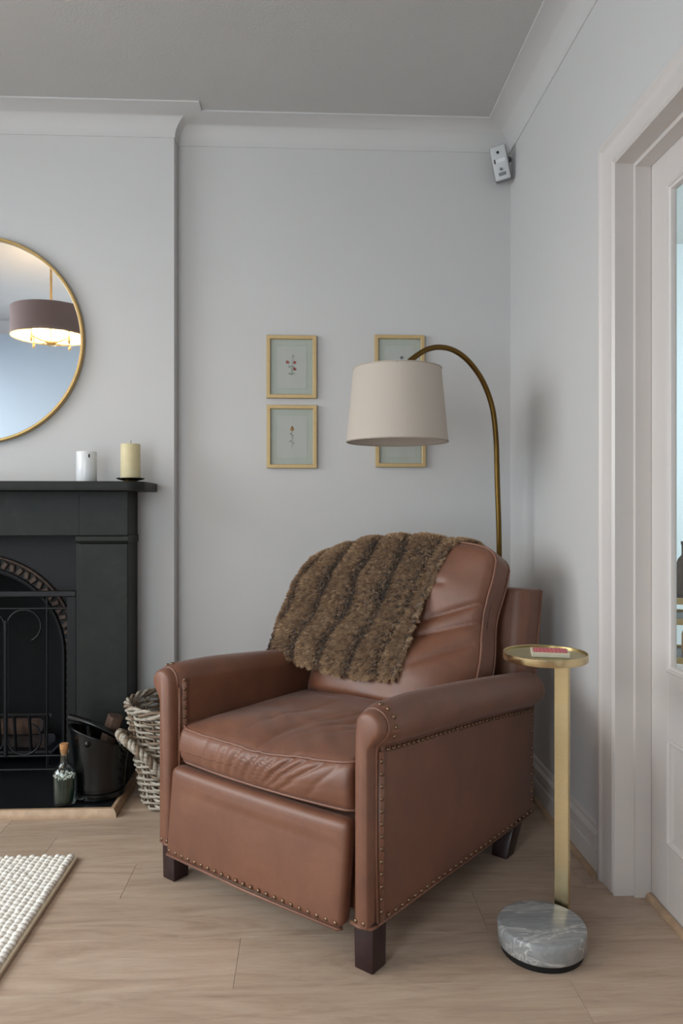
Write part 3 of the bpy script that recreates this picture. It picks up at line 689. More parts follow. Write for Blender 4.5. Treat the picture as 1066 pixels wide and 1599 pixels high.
def picture(x0, z0, x1, z1, kind, label, tilt=0):
    cx, cz, hw, hh = (x0+x1)/2, (z0+z1)/2, (x1-x0)/2, (z1-z0)/2
    t = thing('picture_frame', label, 'picture', (cx, YB, cz), 0, 'framed botanical prints'); t.rotation_euler = (0, tilt, 0)
    P = [(0, -.001), (0, -.017), (.0015, -.019), (.0135, -.019), (.0155, -.017), (.0155, -.006)]; bm = bmesh.new(); rings = []
    for sx, sz in ((-1, -1), (1, -1), (1, 1), (-1, 1)): rings.append([bm.verts.new((sx*(hw-q), y, sz*(hh-q))) for q, y in P])
    for i in range(4):
        for j in range(len(P)-1): bm.faces.new((rings[i][j], rings[i][j+1], rings[(i+1) % 4][j+1], rings[(i+1) % 4][j]))
    bmesh.ops.recalc_face_normals(bm, faces=bm.faces); obj('frame', bm, M_champ, t)
    obj('mat_board', bx(-hw+.012, hw-.012, -.0075, -.002, -hh+.012, hh-.012), M_mat, t)
    pw, ph = hw-.041, hh-.042
    p = obj('print', bx(-pw, pw, -.0080, -.0070, -ph, ph), M_paper, t)
    fr = bmesh.new(); e = .003
    for a, b, c, d in ((-pw-e, pw+e, ph+e-.0008, ph+e), (-pw-e, pw+e, -ph-e, -ph-e+.0008), (-pw-e, -pw-e+.0008, -ph-e, ph+e), (pw+e-.0008, pw+e, -ph-e, ph+e)): box(fr, a, b, -.0079, -.0074, c, d)
    obj('ruled_line', fr, M_line, t)
    for nm, b, m in sprig(kind):
        o = obj(nm, b, m, p, loc=(0, -.0086, .0))
    obj('glass', bx(-hw+.014, hw-.014, -.0135, -.0115, -hh+.014, hh-.014), M_picglass, t)
picture(-.167, 1.502, .0367, 1.758, 0, 'upper left framed print with a red flower sprig')
picture(-.166, 1.217, .038, 1.474, 1, 'lower left framed print with an orange flower on a thin stem')
picture(.2746, 1.507, .4800, 1.764, 2, 'upper right framed print of a grey flower, partly behind the lampshade', )
picture(.2786, 1.2225, .485, 1.4785, 1, 'lower right framed print almost hidden behind the lampshade')

# corner alarm sensor
al = thing('alarm_sensor', 'small grey alarm sensor box tilted in the wall corner near the ceiling', 'alarm sensor', (.783, 2.992, 2.452))
al.rotation_euler = (math.radians(10), math.radians(-10)*-1*-1, math.radians(-22))
obj('housing', bx(-.033, .033, -.016, .02, -.070, .070, bev=.008, seg=3), M_alarmd, al, smooth=True, angle=40)
obj('front_cover', bx(-.031, .031, -.022, -.010, -.067, .067, bev=.006, seg=3), M_alarm, al, smooth=True, angle=40)
def disc(r, z, m, nm, y0=-.0235, x=0):
    b = bmesh.new(); q = bmesh.ops.create_cone(b, cap_ends=True, segments=20, radius1=r, radius2=r*.9, depth=.004); bmesh.ops.rotate(b, cent=(0, 0, 0), matrix=Matrix.Rotation(PI/2, 3, 'X'), verts=b.verts); bmesh.ops.translate(b, vec=(x, y0, z), verts=b.verts); return obj(nm, b, m, al, smooth=True, angle=40)
disc(.0055, .040, M_black, 'sensor_eye', x=-.002); disc(.006, -.026, M_alarmd, 'button', y0=-.025, x=-.001)
obj('label_window', bx(-.021, .023, -.0235, -.020, .000, .015, bev=.001), M_white, al); obj('label_edge', bx(-.023, -.017, -.0238, -.020, -.0005, .0155), M_dark, al)
obj('grille', bx(-.014, .016, -.0228, -.021, -.052, -.038, bev=.001), M_alarmd, al)
obj('wall_bracket', tube(bmesh.new(), [(0, .015, .02), (.035, .055, .02)], .012, 10), M_alarmd, al)

# ================================================================ FLOOR LAMP
lp = thing('floor_lamp', 'arched antique brass floor lamp with cream drum shade, behind the armchair', 'floor lamp', (.708, 2.72, 0))
O = Vector((.708, 2.72, 0))
obj('base', lathe(bmesh.new(), [(0, 0), (.115, 0), (.118, .004), (.118, .018), (.112, .024), (.02, .027), (.012, .045), (0, .045)], 48), M_antbrass, lp, smooth=True, angle=40)
ctl = [(.708, 2.72, .02), (.708, 2.72, .5), (.706, 2.719, .908), (.698, 2.716, 1.161), (.693, 2.714, 1.307), (.677, 2.707, 1.424), (.638, 2.691, 1.517), (.58, 2.665, 1.584), (.522, 2.640, 1.617), (.465, 2.613, 1.622), (.414, 2.59, 1.607), (.363, 2.566, 1.571), (.335, 2.552, 1.542), (.312, 2.541, 1.505), (.307, 2.539, 1.45)]
def catmull(P, n):
    P = [Vector(p) for p in P]; out = []
    for i in range(len(P)-1):
        a, b, c, d = P[max(i-1, 0)], P[i], P[i+1], P[min(i+2, len(P)-1)]
        for k in range(n):
            t = k/n; out.append(.5*((2*b)+(c-a)*t+(2*a-5*b+4*c-d)*t*t+(3*b-a-3*c+d)*t**3))
    return out+[P[-1]]
obj('pole', tube(bmesh.new(), [p-O for p in catmull(ctl, 6)], .0098, 12), M_antbrass, lp, smooth=True, angle=50)
sc_ = Vector((.3066, 2.5387, 0))-O
obj('lamp_shade', lathe(bmesh.new(), [(.1495, 1.530), (.1505, 1.530), (.1740, 1.281), (.1742, 1.279), (.1725, 1.281), (.1490, 1.5285), (.1495, 1.530)], 72, c=sc_, uv=True), M_linen, lp, smooth=True, angle=60)
for r, z, nm in ((.1505, 1.529, 'shade_top_tape'), (.1735, 1.2805, 'shade_bottom_tape')):
    obj(nm, tube(bmesh.new(), [(sc_.x+r*math.cos(a), sc_.y+r*math.sin(a), z) for a in np.linspace(0, 2*PI, 72, endpoint=False)], .0024, 6, closed=True), M_linentape, lp, smooth=True)
sp = bmesh.new()
for k in range(3):
    a = 2*PI*k/3+.4; tube(sp, [(sc_.x, sc_.y, 1.46), (sc_.x+.151*math.cos(a), sc_.y+.151*math.sin(a), 1.525)], .0018, 6)
obj('shade_spider', sp, M_antbrass, lp)
obj('bulb', lathe(bmesh.new(), [(.014, 1.44), (.016, 1.42), (.028, 1.385), (.030, 1.365), (.022, 1.345), (0, 1.335)], 20, c=sc_), M_bulb_off, lp, smooth=True)
obj('lamp_holder', lathe(bmesh.new(), [(0, 1.475), (.017, 1.475), (.017, 1.425), (0, 1.425)], 20, c=sc_), M_antbrass, lp, smooth=True, angle=40)

# ================================================================ SIDE TABLE
TX, TY = .5575, 1.7525
stb = thing('side_table', 'round brass tray side table on grey marble base, right of the armchair', 'side table', (TX, TY, 0))
obj('foot_pad', lathe(bmesh.new(), [(0, 0), (.094, 0), (.096, .003), (.096, .020), (0, .020)], 48), M_black, stb, smooth=True, angle=40)
obj('marble_base', lathe(bmesh.new(), [(0, .016), (.099, .016), (.103, .020), (.1035, .060), (.1005, .0645), (.097, .0655), (0, .0655)], 64), M_marble, stb, smooth=True, angle=50)
dv = Vector((.077, .084, 0)).normalized(); tv = Vector((dv.y, -dv.x, 0)); c0 = dv*.113
bm = bmesh.new(); A = [c0+tv*(.0185*a+.002)+dv*(.006*b) for a, b in ((-1, -1), (1, -1), (1, 1), (-1, 1))]
lo = [bm.verts.new((p.x, p.y, .004)) for p in A]; hi = [bm.verts.new((p.x, p.y, .688)) for p in A]
bm.faces.new(lo[::-1]); bm.faces.new(hi)
for i in range(4): bm.faces.new((lo[i], lo[(i+1) % 4], hi[(i+1) % 4], hi[i]))
bmesh.ops.recalc_face_normals(bm, faces=bm.faces); bevel(bm, .0012, 2); obj('stem', bm, M_brass, stb)
bm = bmesh.new(); q = [c0+tv*(.021*a)-dv*b for a, b in ((-1, .12), (1, .12), (1, -.006), (-1, -.006))]
prism(bm, [(p.x, p.y) for p in q], 'z', .0005, .006); obj('stem_foot', bm, M_brass, stb)
tc = dv*.020; obj('tray', lathe(bmesh.new(), [(0, .688), (.098, .688), (.0995, .690), (.0995, .7055), (.098, .7065), (.0965, .7055), (.0965, .7010), (.0955, .700), (0, .700)], 72, c=(tc.x, tc.y, 0)), M_brass, stb, smooth=True, angle=40)
obj('tray_floor', lathe(bmesh.new(), [(0, .7002), (.0962, .7002), (.0962, .7010), (0, .7010)], 64, c=(tc.x, tc.y, 0)), M_traytop, stb)
cd = thing('coaster', 'red patterned coaster with cream edge lying on the brass tray', 'coaster', (TX+tc.x+.007, TY+tc.y-.012, .7012), math.radians(-14))
obj('board', bx(-.0435, .0435, -.034, .034, 0, .0115, bev=.0015), M_cardcream, cd); obj('red_print', bx(-.0385, .0385, -.029, .029, .0112, .0121), M_cardred, cd)
b = bmesh.new()
for x in (-.034, .034): box(b, x-.0012, x+.0012, -.026, .026, .0119, .0124)
for k in range(7):
    for j in range(4): box(b, -.027+k*.009-.003, -.027+k*.009+.003, -.02+j*.013-.003, -.02+j*.013+.003, .0119, .0123, bev=0)
obj('pale_pattern', b, M_cardline, cd)

# ================================================================ RUG
rx1, ry1 = -.685, 2.262; rx0, ry0 = -1.75, .75
rug = thing('wool_rug', 'cream chunky braided wool rug on the floor at lower left', 'rug', ((rx0+rx1)/2, (ry0+ry1)/2, 0))
hw, hh = (rx1-rx0)/2, (ry1-ry0)/2
obj('backing', bx(-hw, hw, -hh, hh, .0008, .0115, bev=.003), M_backing, rug)
p = .0185; nx = int((2*hw-.008)/p); ny = int((2*hh-.004)/(p*.92))
seg, rg = 8, 5; base = []
for i in range(rg):
    t = -.2+(PI/2+.2)*i/(rg-1)
    for k in range(seg): base.append((math.cos(t)*math.cos(2*PI*k/seg), math.cos(t)*math.sin(2*PI*k/seg), math.sin(t)))
base = np.array(base); bf = [(i*seg+k, i*seg+(k+1) % seg, (i+1)*seg+(k+1) % seg, (i+1)*seg+k) for i in range(rg-1) for k in range(seg)]; bf = np.array(bf)
VV = []; FF = []; q = 0
for i in range(nx):
    for j in range(ny):
        x = hw-.022-i*p+rng.normal(0, .0007); y = hh-.006-j*p*.92-(p*.46 if i % 2 else 0)+rng.normal(0, .0008)
        if y < -hh+.008: continue
        r = (p*.60*rng.uniform(.9, 1.1), p*.72*rng.uniform(.9, 1.12), .0098*rng.uniform(.82, 1.12))
        a = .5+rng.normal(0, .12); R_ = np.array([[math.cos(a), -math.sin(a), 0], [math.sin(a), math.cos(a), 0], [0, 0, 1]])
        VV.append((base*np.array(r)) @ R_.T+np.array([x, y, .0115])); FF.append(bf+q*len(base)); q += 1
o = obj('wool_loops', pymesh('wool_loops', np.concatenate(VV), np.concatenate(FF)), M_wool, rug, smooth=True); o['kind'] = 'stuff'

# ================================================================ ARMCHAIR (x = sitter's left-to-right seen from the front, y = towards its back)
CH = thing('armchair', 'brown leather recliner armchair with rolled arms and brass nail trim', 'armchair', (.145, 1.668, 0), -math.radians(40.4))
nailbm = bmesh.new()

lathe(nailbm, [(.0056, -.0005), (.0052, .0016), (.0036, .0034), (.0013, .0042), (0, .0043)], 10)
nail_me = bpy.data.meshes.new('nail'); nailbm.to_mesh(nail_me); nailbm.free(); nail_me.materials.append(M_nail); nail_me.polygons.foreach_set('use_smooth', [True]*len(nail_me.polygons))
def nails(parent, pts, normal, step):
    """brass nails at even spacing along a polyline; normal: vector or function of the point"""
    P = [Vector(q) for q in pts]; d = 0; nxt = step*.5
    for a, b in zip(P, P[1:]):
        L_ = (b-a).length
        while nxt <= d+L_:
            c = a+(b-a)*((nxt-d)/L_); nm = normal(c) if callable(normal) else normal
            o = bpy.data.objects.new('nail', nail_me); COL.objects.link(o); o.parent = parent; o.location = c
            o.rotation_euler = Vector(nm).to_track_quat('Z', 'Y').to_euler(); nxt += step
        d += L_
def mx(p, s): return p if s > 0 else (-.735-p[0], p[1], p[2])
def wr(v): v = max(v, 0); return .560-.02*v-.075*v**1.5            # height of the roll's centre falls towards the back
RR = .0445
def rv(v): return RR+.0085*min(1, max(0, (v-.02)/.16))**.6
def armprof(v, g=0, scale=1):
    """closed cross-section of the right arm at depth v; g shrinks it"""
    c = wr(v); b = .108-.022*max(v, 0); r = rv(v)-g; o = []; q = rv(v)
    o.append((-.055+g, b)); o.append((-.055+g, c-.10)); o.append((-.0535+g, c-.02))
    for t in np.linspace(PI*.97, -PI*.30, 18): o.append((-.006+r*math.cos(t)*1.04, c+r*math.sin(t)))
    o += [(.004-g*.5, c-q-.0015), (.0-g*.35, c-q-.013), (.0-g*.35, c-.12), (-g*.35, b+.15), (-g*.35, b)]
    return o
def loft(secs, closed_ends=True):
    bm = bmesh.new(); R_ = [[bm.verts.new(p) for p in s_] for s_ in secs]; n = len(R_[0])
    for A, B in zip(R_, R_[1:]):
        for k in range(n): bm.faces.new((A[k], A[(k+1) % n], B[(k+1) % n], B[k]))
    if closed_ends: bm.faces.new(R_[0]); bm.faces.new(R_[-1][::-1])
    bmesh.ops.recalc_face_normals(bm, faces=bm.faces); return bm
for sgn in (1, -1):
    def sec(v, g=0, dv=0): return [mx((u, v+dv, w_), sgn) for u, w_ in armprof(v, g)]
    vs = [.048]+list(np.linspace(.07, .84, 16))
    body = [sec(.016, .010), sec(.022, .006), sec(.034, .002)]+[sec(v) for v in vs]+[sec(.862, .002), sec(.882, .009), sec(.893, .020), sec(.897, .034)]
    arm = obj('armrest', loft(body), M_leather, CH, smooth=True, angle=55)
    # padded keyhole front
    fr_ = [sec(.020, .008), sec(.006, .0085), sec(-.004, .0105), sec(-.010, .015), sec(-.013, .021)]
    obj('arm_front', loft(fr_), M_leather, arm, smooth=True, angle=60)
    out = armprof(.02, .0068)[2:-1]
    cord = [mx((u, .019, w_), sgn) for u, w_ in out]+[mx((.0015, .019, .112), sgn)]
    obj('piping', tube(bmesh.new(), cord, .0035, 6), M_piping, arm, smooth=True)
    obj('piping', tube(bmesh.new(), [mx((-.0565, .017, .112), sgn), mx((-.0565, .017, .45), sgn), mx((-.054, .019, .545), sgn)], .003, 6), M_piping, arm, smooth=True)
    # side panel and its edge bands
    pan = bmesh.new(); sp_ = []
    for v in np.linspace(.03, .878, 24):
        zt, zb_ = wr(v)-rv(v)-.004, .108-.022*v; e = min(1, min(v-.03, .878-v)/.05); row = []
        for t in np.linspace(0, 1, 16): 
            e2 = min(1, min(t, 1-t)/.1); row.append(pan.verts.new(mx((.002+.0045*(e*e2)**.5, v, zb_+(zt-zb_)*t), sgn)))
        sp_.append(row)
    for A, B in zip(sp_, sp_[1:]):
        for k in range(15): pan.faces.new((A[k], B[k], B[k+1], A[k+1]))
    bmesh.ops.recalc_face_normals(pan, faces=pan.faces)
    side = obj('side_panel', pan, M_leather, CH, smooth=True)
    band = bmesh.new(); 
    ub = .0028
    tube(band, [mx((ub, .030, .112), sgn), mx((ub, .030, .30), sgn), mx((ub, .031, wr(.03)-.062), sgn)], .0085, 8, flat=.35)
    band.verts.ensure_lookup_table(); obj('nail_band', band, M_piping, side, smooth=True)
    obj('piping', tube(bmesh.new(), [mx((.002, .018, .107), sgn), mx((.002, .45, .0975), sgn), mx((.002, .878, .0885), sgn), mx((-.004, .886, .0885), sgn), ], .004, 6), M_piping, side, smooth=True)
    nv = (sgn, 0, 0)
    if sgn > 0:
        nails(side, [(.0055, .030, .120), (.0055, .031, wr(.03)-.062)], nv, .0285)
        nails(side, [(.0062, v, wr(v)-rv(v)-.0125) for v in np.linspace(.045, .87, 20)], nv, .0215)
        nails(side, [(.0055, .045, .116), (.0055, .87, .098)], nv, .0285)
        nails(side, [(.0062, .860, .12), (.0062, .860, wr(.86)-.075)], nv, .027)
    # nails round the front of the roll
    def nr(c, s=sgn):
        cc = Vector((-.005 if s > 0 else -.73, c.y, wr(.03))); d = (c-cc); d.y = 0; return d
    nails(arm, [mx((-.006+(rv(.036)-.0005)*math.cos(t)*1.04, .036, wr(.036)+(rv(.036)-.0005)*math.sin(t)), sgn) for t in np.linspace(PI*.55, -PI*.28, 20)], nr, .023)
    if sgn < 0:
        bb = bmesh.new(); tube(bb, [mx((-.0535, .036, z), sgn) for z in (.33, .45, .53, .565)], .009, 8, flat=.4); obj('nail_band', bb, M_piping, arm, smooth=True)
        nails(arm, [mx((-.0568, .036, z), sgn) for z in (.34, .575)], (1, 0, 0), .0265)
    fz = [mx((u, -.0118, .118), sgn) for u in (-.048, -.004)]; nails(arm, fz, (0, -1, 0), .022)
    bp = obj('piping', tube(bmesh.new(), [mx((-.056, -.006, .107), sgn), mx((-.03, -.011, .106), sgn), mx((.0, -.004, .107), sgn), mx((.003, .018, .107), sgn)], .004, 6), M_piping, arm, smooth=True)

# base frame between the arms
obj('base_rail', bx(-.68, -.055, .03, .84, .115, .325), M_leather, CH)
# front panel (leg rest board): tilted slightly, padded top edge
def fpan(p, q):
    x, y, z = q
    p.y -= .007*(1-x*x)*(1-z*z) + (.5-.5*z)*.012
    if z > .6: p.y -= .004*(1-x*x)
    p.x += -.012*(1-z)*.5
    return p
fpm = obj('front_panel', rbox(-.3665, .006, .211, .3085, .024, .123, .018, 26, fpan), M_leather, CH, smooth=True)
nails(fpm, [(-.680, -.0275, .106), (-.3625, -.0335, .105), (-.078, -.0275, .104)], (0, -1, 0), .0265)
obj('piping', tube(bmesh.new(), [(-.684, -.015, .093), (-.68, -.0265, .092), (-.3625, -.034, .091), (-.078, -.0265, .090), (-.0735, -.015, .090)], .004, 6), M_piping, fpm, smooth=True)

# seat cushion with wrinkled boxing and a soft dent
SW, SD, SHh = .303, .285, .056
def wrk(x, z):       # vertical puckers on the front boxing: (centre, width, depth, slant)
    return sum(a*math.exp(-(abs(x-c-z*sl)/wd)**1.4) for c, wd, a, sl in ((-.62, .03, .004, .05), (-.45, .03, .005, .05), (-.34, .022, .007, .06), (-.22, .025, .010, .08), (-.12, .02, .008, .1), (-.03, .03, .013, .1), (.07, .022, .009, .12), (.15, .022, .010, .14), (.26, .026, .014, .2), (.36, .022, .012, .24), (.50, .03, .008, .28), (.72, .03, .004, .2)))
def seatfn(p, q):
    x, y, z = q
    crown = (1-x**4)*(1-min(1, abs(y))**4)
    if z > 0: p.z += .026*crown*z
    tilt = .012*x; p.z += tilt*(1 if z > -.2 else .2)
    fy = max(0, -y)
    p.z -= .018*fy**6*max(0, z)*(1-x*x) - .0
    p.y -= .020*(1-x*x)*(fy**3)
    if y < -.85: 
        p.y -= .015*(1-z*z); p.y += .95*wrk(x, z)*(1-max(0, -z)**2)*(1-abs(z)**6)
    if z > .3:
        n_ = noise.noise(Vector((x*1.6+3, y*2.4, 1.7)))*.009+noise.noise(Vector((x*4, y*7+x*3, 5.)))*.0035
        p.z += n_*(1-abs(x)**6)
        # crease running back from the middle of the front edge
        cl = abs((x+.02)-.30*(y+1)); p.z -= .009*math.exp(-cl/.035)*max(0, -y)*(1-max(0, -y-.9)*6)
        for c, sl in ((.30, .55), (.48, .75), (.15, .45), (-.25, .2)):
            cl = abs((x-c)-sl*(y+.6)); p.z -= .0055*math.exp(-cl/.04)*math.exp(-((y+.3)/.45)**2)
    return p
SC = (-.3675, .30, .398)
seat = obj('seat_cushion', rbox(*SC, SW, SD, SHh, .020, 100, seatfn), M_leather, CH, smooth=True)
def on_box(q3, H3, C, fn, push=.0):
    p = fn(Vector((q3[0]*H3[0], q3[1]*H3[1], q3[2]*H3[2])), q3); return Vector(C)+p
def seat_edge(z):
    e = []; k = .965
    for x in np.linspace(-1, 1, 61): e.append(on_box((x*.985, -.988+.03*max(0, abs(x)-.93)/.07, z*.93), (SW, SD, SHh), SC, seatfn))
    for y in np.linspace(-.93, .9, 12): e.append(on_box((1., y, z*.93), (SW, SD, SHh), SC, seatfn))
    l_ = [on_box((-1., y, z*.93), (SW, SD, SHh), SC, seatfn) for y in np.linspace(.9, -.93, 12)]
    return l_+e
for z in (1, -1): obj('piping', tube(bmesh.new(), seat_edge(z), .0036, 8), M_piping, seat, smooth=True)

# back cushion: leaning box cushion, puffed at the front
BWd, BT, BHh = .303, .060, .272
lean = math.atan2(.185, .465); cb = Vector((-.3675, .712, .654))
by = Vector((0, math.cos(lean), -math.sin(lean))); bz = Vector((0, math.sin(lean), math.cos(lean)))
FOLDS = [((.97, .36), (.08, -.10), .036, .018), ((.97, .13), (.05, -.31), .036, .017), ((.93, -.13), (.42, -.52), .036, .016), ((.52, .51), (.10, .485), .026, .009)]
def segd(x, z, a, b):
    ax, az = a; bx_, bz_ = b; t = max(0, min(1, ((x-ax)*(bx_-ax)+(z-az)*(bz_-az))/((bx_-ax)**2+(bz_-az)**2)))
    return math.hypot(x-ax-(bx_-ax)*t, z-az-(bz_-az)*t), t
def backfn(p, q):
    x, y, z = q
    if y < 0:
        lo_ = 1/(1+math.exp((z+.26)/.10))
        p.y += -(.042+.072*lo_)*(1-x**4)*(1-abs(z)**(5 if z > 0 else 40))*min(1, -y*1.5)
    if z > 0: p.z += .024*(1-x**4)*z**4
    if x > .7: p.x -= (.007*math.sin(3.2*z+.6)+.004*math.sin(7*z))*((x-.7)/.3)**2
    if y < -.3:
        for a, b, wd, dp in FOLDS:
            d, t = segd(x, z, a, b); p.y += dp*math.exp(-d/wd)*(math.sin(PI*min(.97, .22+.78*t))**.7)
        p.y += .006*noise.noise(Vector((x*2.2, z*3, 2)))
    # slump: cushion corner rounds over at the top right
    p.z -= .012*max(0, x)**6*max(0, z)
    r_ = Vector((p.x, 0, 0))+by*p.y+bz*p.z
    return r_
backc = obj('back_cushion', rbox(cb.x, cb.y, cb.z, BWd, BT, BHh, .030, 100, backfn), M_leather, CH, smooth=True)
def back_edge(ys):
    e = []
    for z in np.linspace(-.95, .9, 24): e.append(on_box((.985+.01, ys, z), (BWd, BT, BHh), cb, backfn))
    for t in np.linspace(.15, 1.4, 5): e.append(on_box((.90+.092*math.cos(t), ys, .885+.10*math.sin(t)), (BWd, BT, BHh), cb, backfn))
    for x in np.linspace(.86, -.86, 24): e.append(on_box((x, ys, .992), (BWd, BT, BHh), cb, backfn))
    for t in np.linspace(1.4, .15, 5): e.append(on_box((-.90-.092*math.cos(t), ys, .885+.10*math.sin(t)), (BWd, BT, BHh), cb, backfn))
    for z in np.linspace(.9, -.95, 24): e.append(on_box((-.995, ys, z), (BWd, BT, BHh), cb, backfn))
    return e
obj('piping', tube(bmesh.new(), back_edge(-.80), .0038, 8), M_piping, backc, smooth=True)
obj('piping', tube(bmesh.new(), back_edge(.80), .0038, 8), M_piping, backc, smooth=True)

# upright back frame behind the cushion
poly = [(.80, .20), (.795, .45), (.815, .60), (.850, .797), (.975, .787), (.935, .60), (.905, .42), (.868, .115), (.80, .115)]
bm = prism(bmesh.new(), poly, 'x', -.728, -.008)
fe = [e for e in bm.edges if all(.79 < v.co.y < .86 and v.co.z > .3 for v in e.verts) and abs(e.verts[0].co.x-e.verts[1].co.x) < .1]
bmesh.ops.bevel(bm, geom=fe, offset=.045, segments=8, affect='EDGES', profile=.5); bevel(bm, .009, 3, 50)
bf_ = obj('back_frame', bm, M_leather, CH, smooth=True, angle=40)
for x in (-.728, -.008):
    obj('piping', tube(bmesh.new(), [(x, .866, .115), (x, .902, .42), (x, .932, .60), (x, .969, .783)], .0042, 6), M_piping, bf_, smooth=True)

# feet
def foot(u0, u1, v0, v1, h, du=0, dv_=0, k=.86):
    bm = bmesh.new(); cu, cv = (u0+u1)/2, (v0+v1)/2
    lo = [bm.verts.new((cu+(u-cu), cv+(v-cv), 0)) for u, v in ((u0, v0), (u1, v0), (u1, v1), (u0, v1))]
    hi = [bm.verts.new((cu+(u-cu)/k+du, cv+(v-cv)/k+dv_, h)) for u, v in ((u0, v0), (u1, v0), (u1, v1), (u0, v1))]
    bm.faces.new(lo[::-1]); bm.faces.new(hi)
    for i in range(4): bm.faces.new((lo[i], lo[(i+1) % 4], hi[(i+1) % 4], hi[i]))
    bmesh.ops.recalc_face_normals(bm, faces=bm.faces); return bevel(bm, .003, 2)
obj('leg', foot(-.052, -.001, .003, .056, .112, k=.95), M_footwood, CH, smooth=True, angle=30)
obj('leg', foot(-.734, -.685, .003, .056, .112, k=.95), M_footwood, CH, smooth=True, angle=30)
for u in (-.055, -.73): obj('leg', foot(u, u+.05, .70, .752, .105, 0, .045, .72), M_footwood, CH, smooth=True, angle=30)

# ================================================================ FUR THROW draped over the back cushion
th = tag(bpy.data.objects.new('fur_throw', None), 'brown striped faux fur throw draped over the back of the armchair', 'throw'); COL.objects.link(th)
th.location = CH.location; th.rotation_euler = CH.rotation_euler
G = [[(-.775, .505, .570), (-.640, .500, .556), (-.505, .502, .543), (-.385, .508, .541), (-.268, .520, .548)],
     [(-.765, .535, .648), (-.628, .525, .635), (-.497, .527, .627), (-.374, .538, .623), (-.262, .562, .626)],
     [(-.757, .565, .717), (-.619, .560, .707), (-.486, .566, .707), (-.365, .580, .706), (-.262, .612, .712)],
     [(-.745, .608, .803), (-.610, .606, .801), (-.483, .612, .797), (-.362, .632, .797), (-.262, .664, .787)],
     [(-.733, .665, .856), (-.608, .662, .866), (-.479, .670, .872), (-.356, .682, .872), (-.246, .708, .866)],
     [(-.712, .735, .886), (-.600, .735, .922), (-.482, .745, .938), (-.366, .757, .944), (-.218, .770, .926)],
     [(-.705, .815, .880), (-.600, .830, .915), (-.482, .840, .928), (-.360, .850, .932), (-.180, .852, .920)],
     [(-.700, .868, .83), (-.600, .888, .845), (-.482, .895, .85), (-.350, .905, .85), (-.165, .900, .842)],
     [(-.700, .995, .78), (-.600, .998, .78), (-.482, 1.0, .78), (-.350, 1.003, .78), (-.165, 1.0, .78)],
     [(-.700, 1.02, .66), (-.600, 1.025, .66), (-.482, 1.03, .66), (-.350, 1.03, .66), (-.165, 1.025, .66)]]
G = np.array(G); G[0, :, 1] -= .016; G[1, :, 1] -= .012; G[2, :, 1] -= .004; G[0, 2:, 1] -= .014; G[1, 3:, 1] -= .012; G[2, 4, 1] -= .008
def cm(P, t):     # Catmull-Rom along axis 0, t array in [0, n-1]
    n = len(P); i = np.clip(np.floor(t).astype(int), 0, n-2); f = (t-i)[..., None]
    g = lambda k: P[np.clip(k, 0, n-1)]
    a, b, c, d = g(i-1), g(i), g(i+1), g(i+2)
    # a, b, c, d have an extra axis when P is a grid
    while f.ndim < b.ndim: f = f[..., None]
    return .5*(2*b+(c-a)*f+(2*a-5*b+4*c-d)*f**2+(3*b-a-3*c+d)*f**3)
NS, NT = 90, 150
gt = cm(G, np.linspace(0, len(G)-1, NT))                  # NT x 5 x 3
gs = cm(np.transpose(gt, (1, 0, 2)), np.linspace(0, 4, NS))   # NS x NT x 3
SF = np.transpose(gs, (1, 0, 2))                          # NT x NS x 3
def normals(Q):
    dt = np.gradient(Q, axis=0); ds = np.gradient(Q, axis=1); n = np.cross(ds, dt); n /= np.linalg.norm(n, axis=2, keepdims=True)+1e-9; return n, dt/(np.linalg.norm(dt, axis=2, keepdims=True)+1e-9), ds/(np.linalg.norm(ds, axis=2, keepdims=True)+1e-9)
NR, DT, DS = normals(SF)
if NR[NT//4, NS//2, 1] > 0: NR = -NR
# sculpted ribs running the length of the pile
sv = np.linspace(0, 1, NS)[None, :]; tv_ = np.linspace(0, 1, NT)[:, None]
wob = .022*np.sin(tv_*9+1)+.012*np.sin(tv_*21)
wob = wob+.018*np.array([[noise.noise(Vector((a*5, b*3, 4.))) for b in np.linspace(0, 1, NS)] for a in np.linspace(0, 1, NT)])
ss = sv+wob; rib = 1.15-sum(a*np.exp(-((ss-c)/w_)**2) for c, w_, a in ((.05, .035, .9), (.24, .042, 1.), (.46, .048, 1.), (.69, .04, 1.05), (.895, .022, 1.)))
rib = np.clip(rib+.42*np.array([[noise.noise(Vector((a*11, b*9, 9.))) for b in np.linspace(0, 1, NS)] for a in np.linspace(0, 1, NT)])-.08, 0, 1)
SF = SF+NR*((rib-.5)*.006)[..., None]
NR2, DT, DS = normals(SF)
if NR2[NT//4, NS//2, 1] > 0: NR2 = -NR2
under = SF-NR2*.012
V = np.concatenate([SF.reshape(-1, 3), under.reshape(-1, 3)]); F = []
idx = lambda i, j, k=0: k*NS*NT+i*NS+j
for i in range(NT-1):
    for j in range(NS-1):
        F.append((idx(i, j), idx(i, j+1), idx(i+1, j+1), idx(i+1, j))); F.append((idx(i, j, 1), idx(i+1, j, 1), idx(i+1, j+1, 1), idx(i, j+1, 1)))
for i in range(NT-1):
    for j in (0, NS-1): F.append((idx(i, j), idx(i+1, j), idx(i+1, j, 1), idx(i, j, 1)))
for j in range(NS-1):
    for i in (0, NT-1): F.append((idx(i, j), idx(i, j+1), idx(i, j+1, 1), idx(i, j, 1)))
cl_ = obj('cloth', pymesh('cloth', V, F), M_furskin, th, smooth=True)
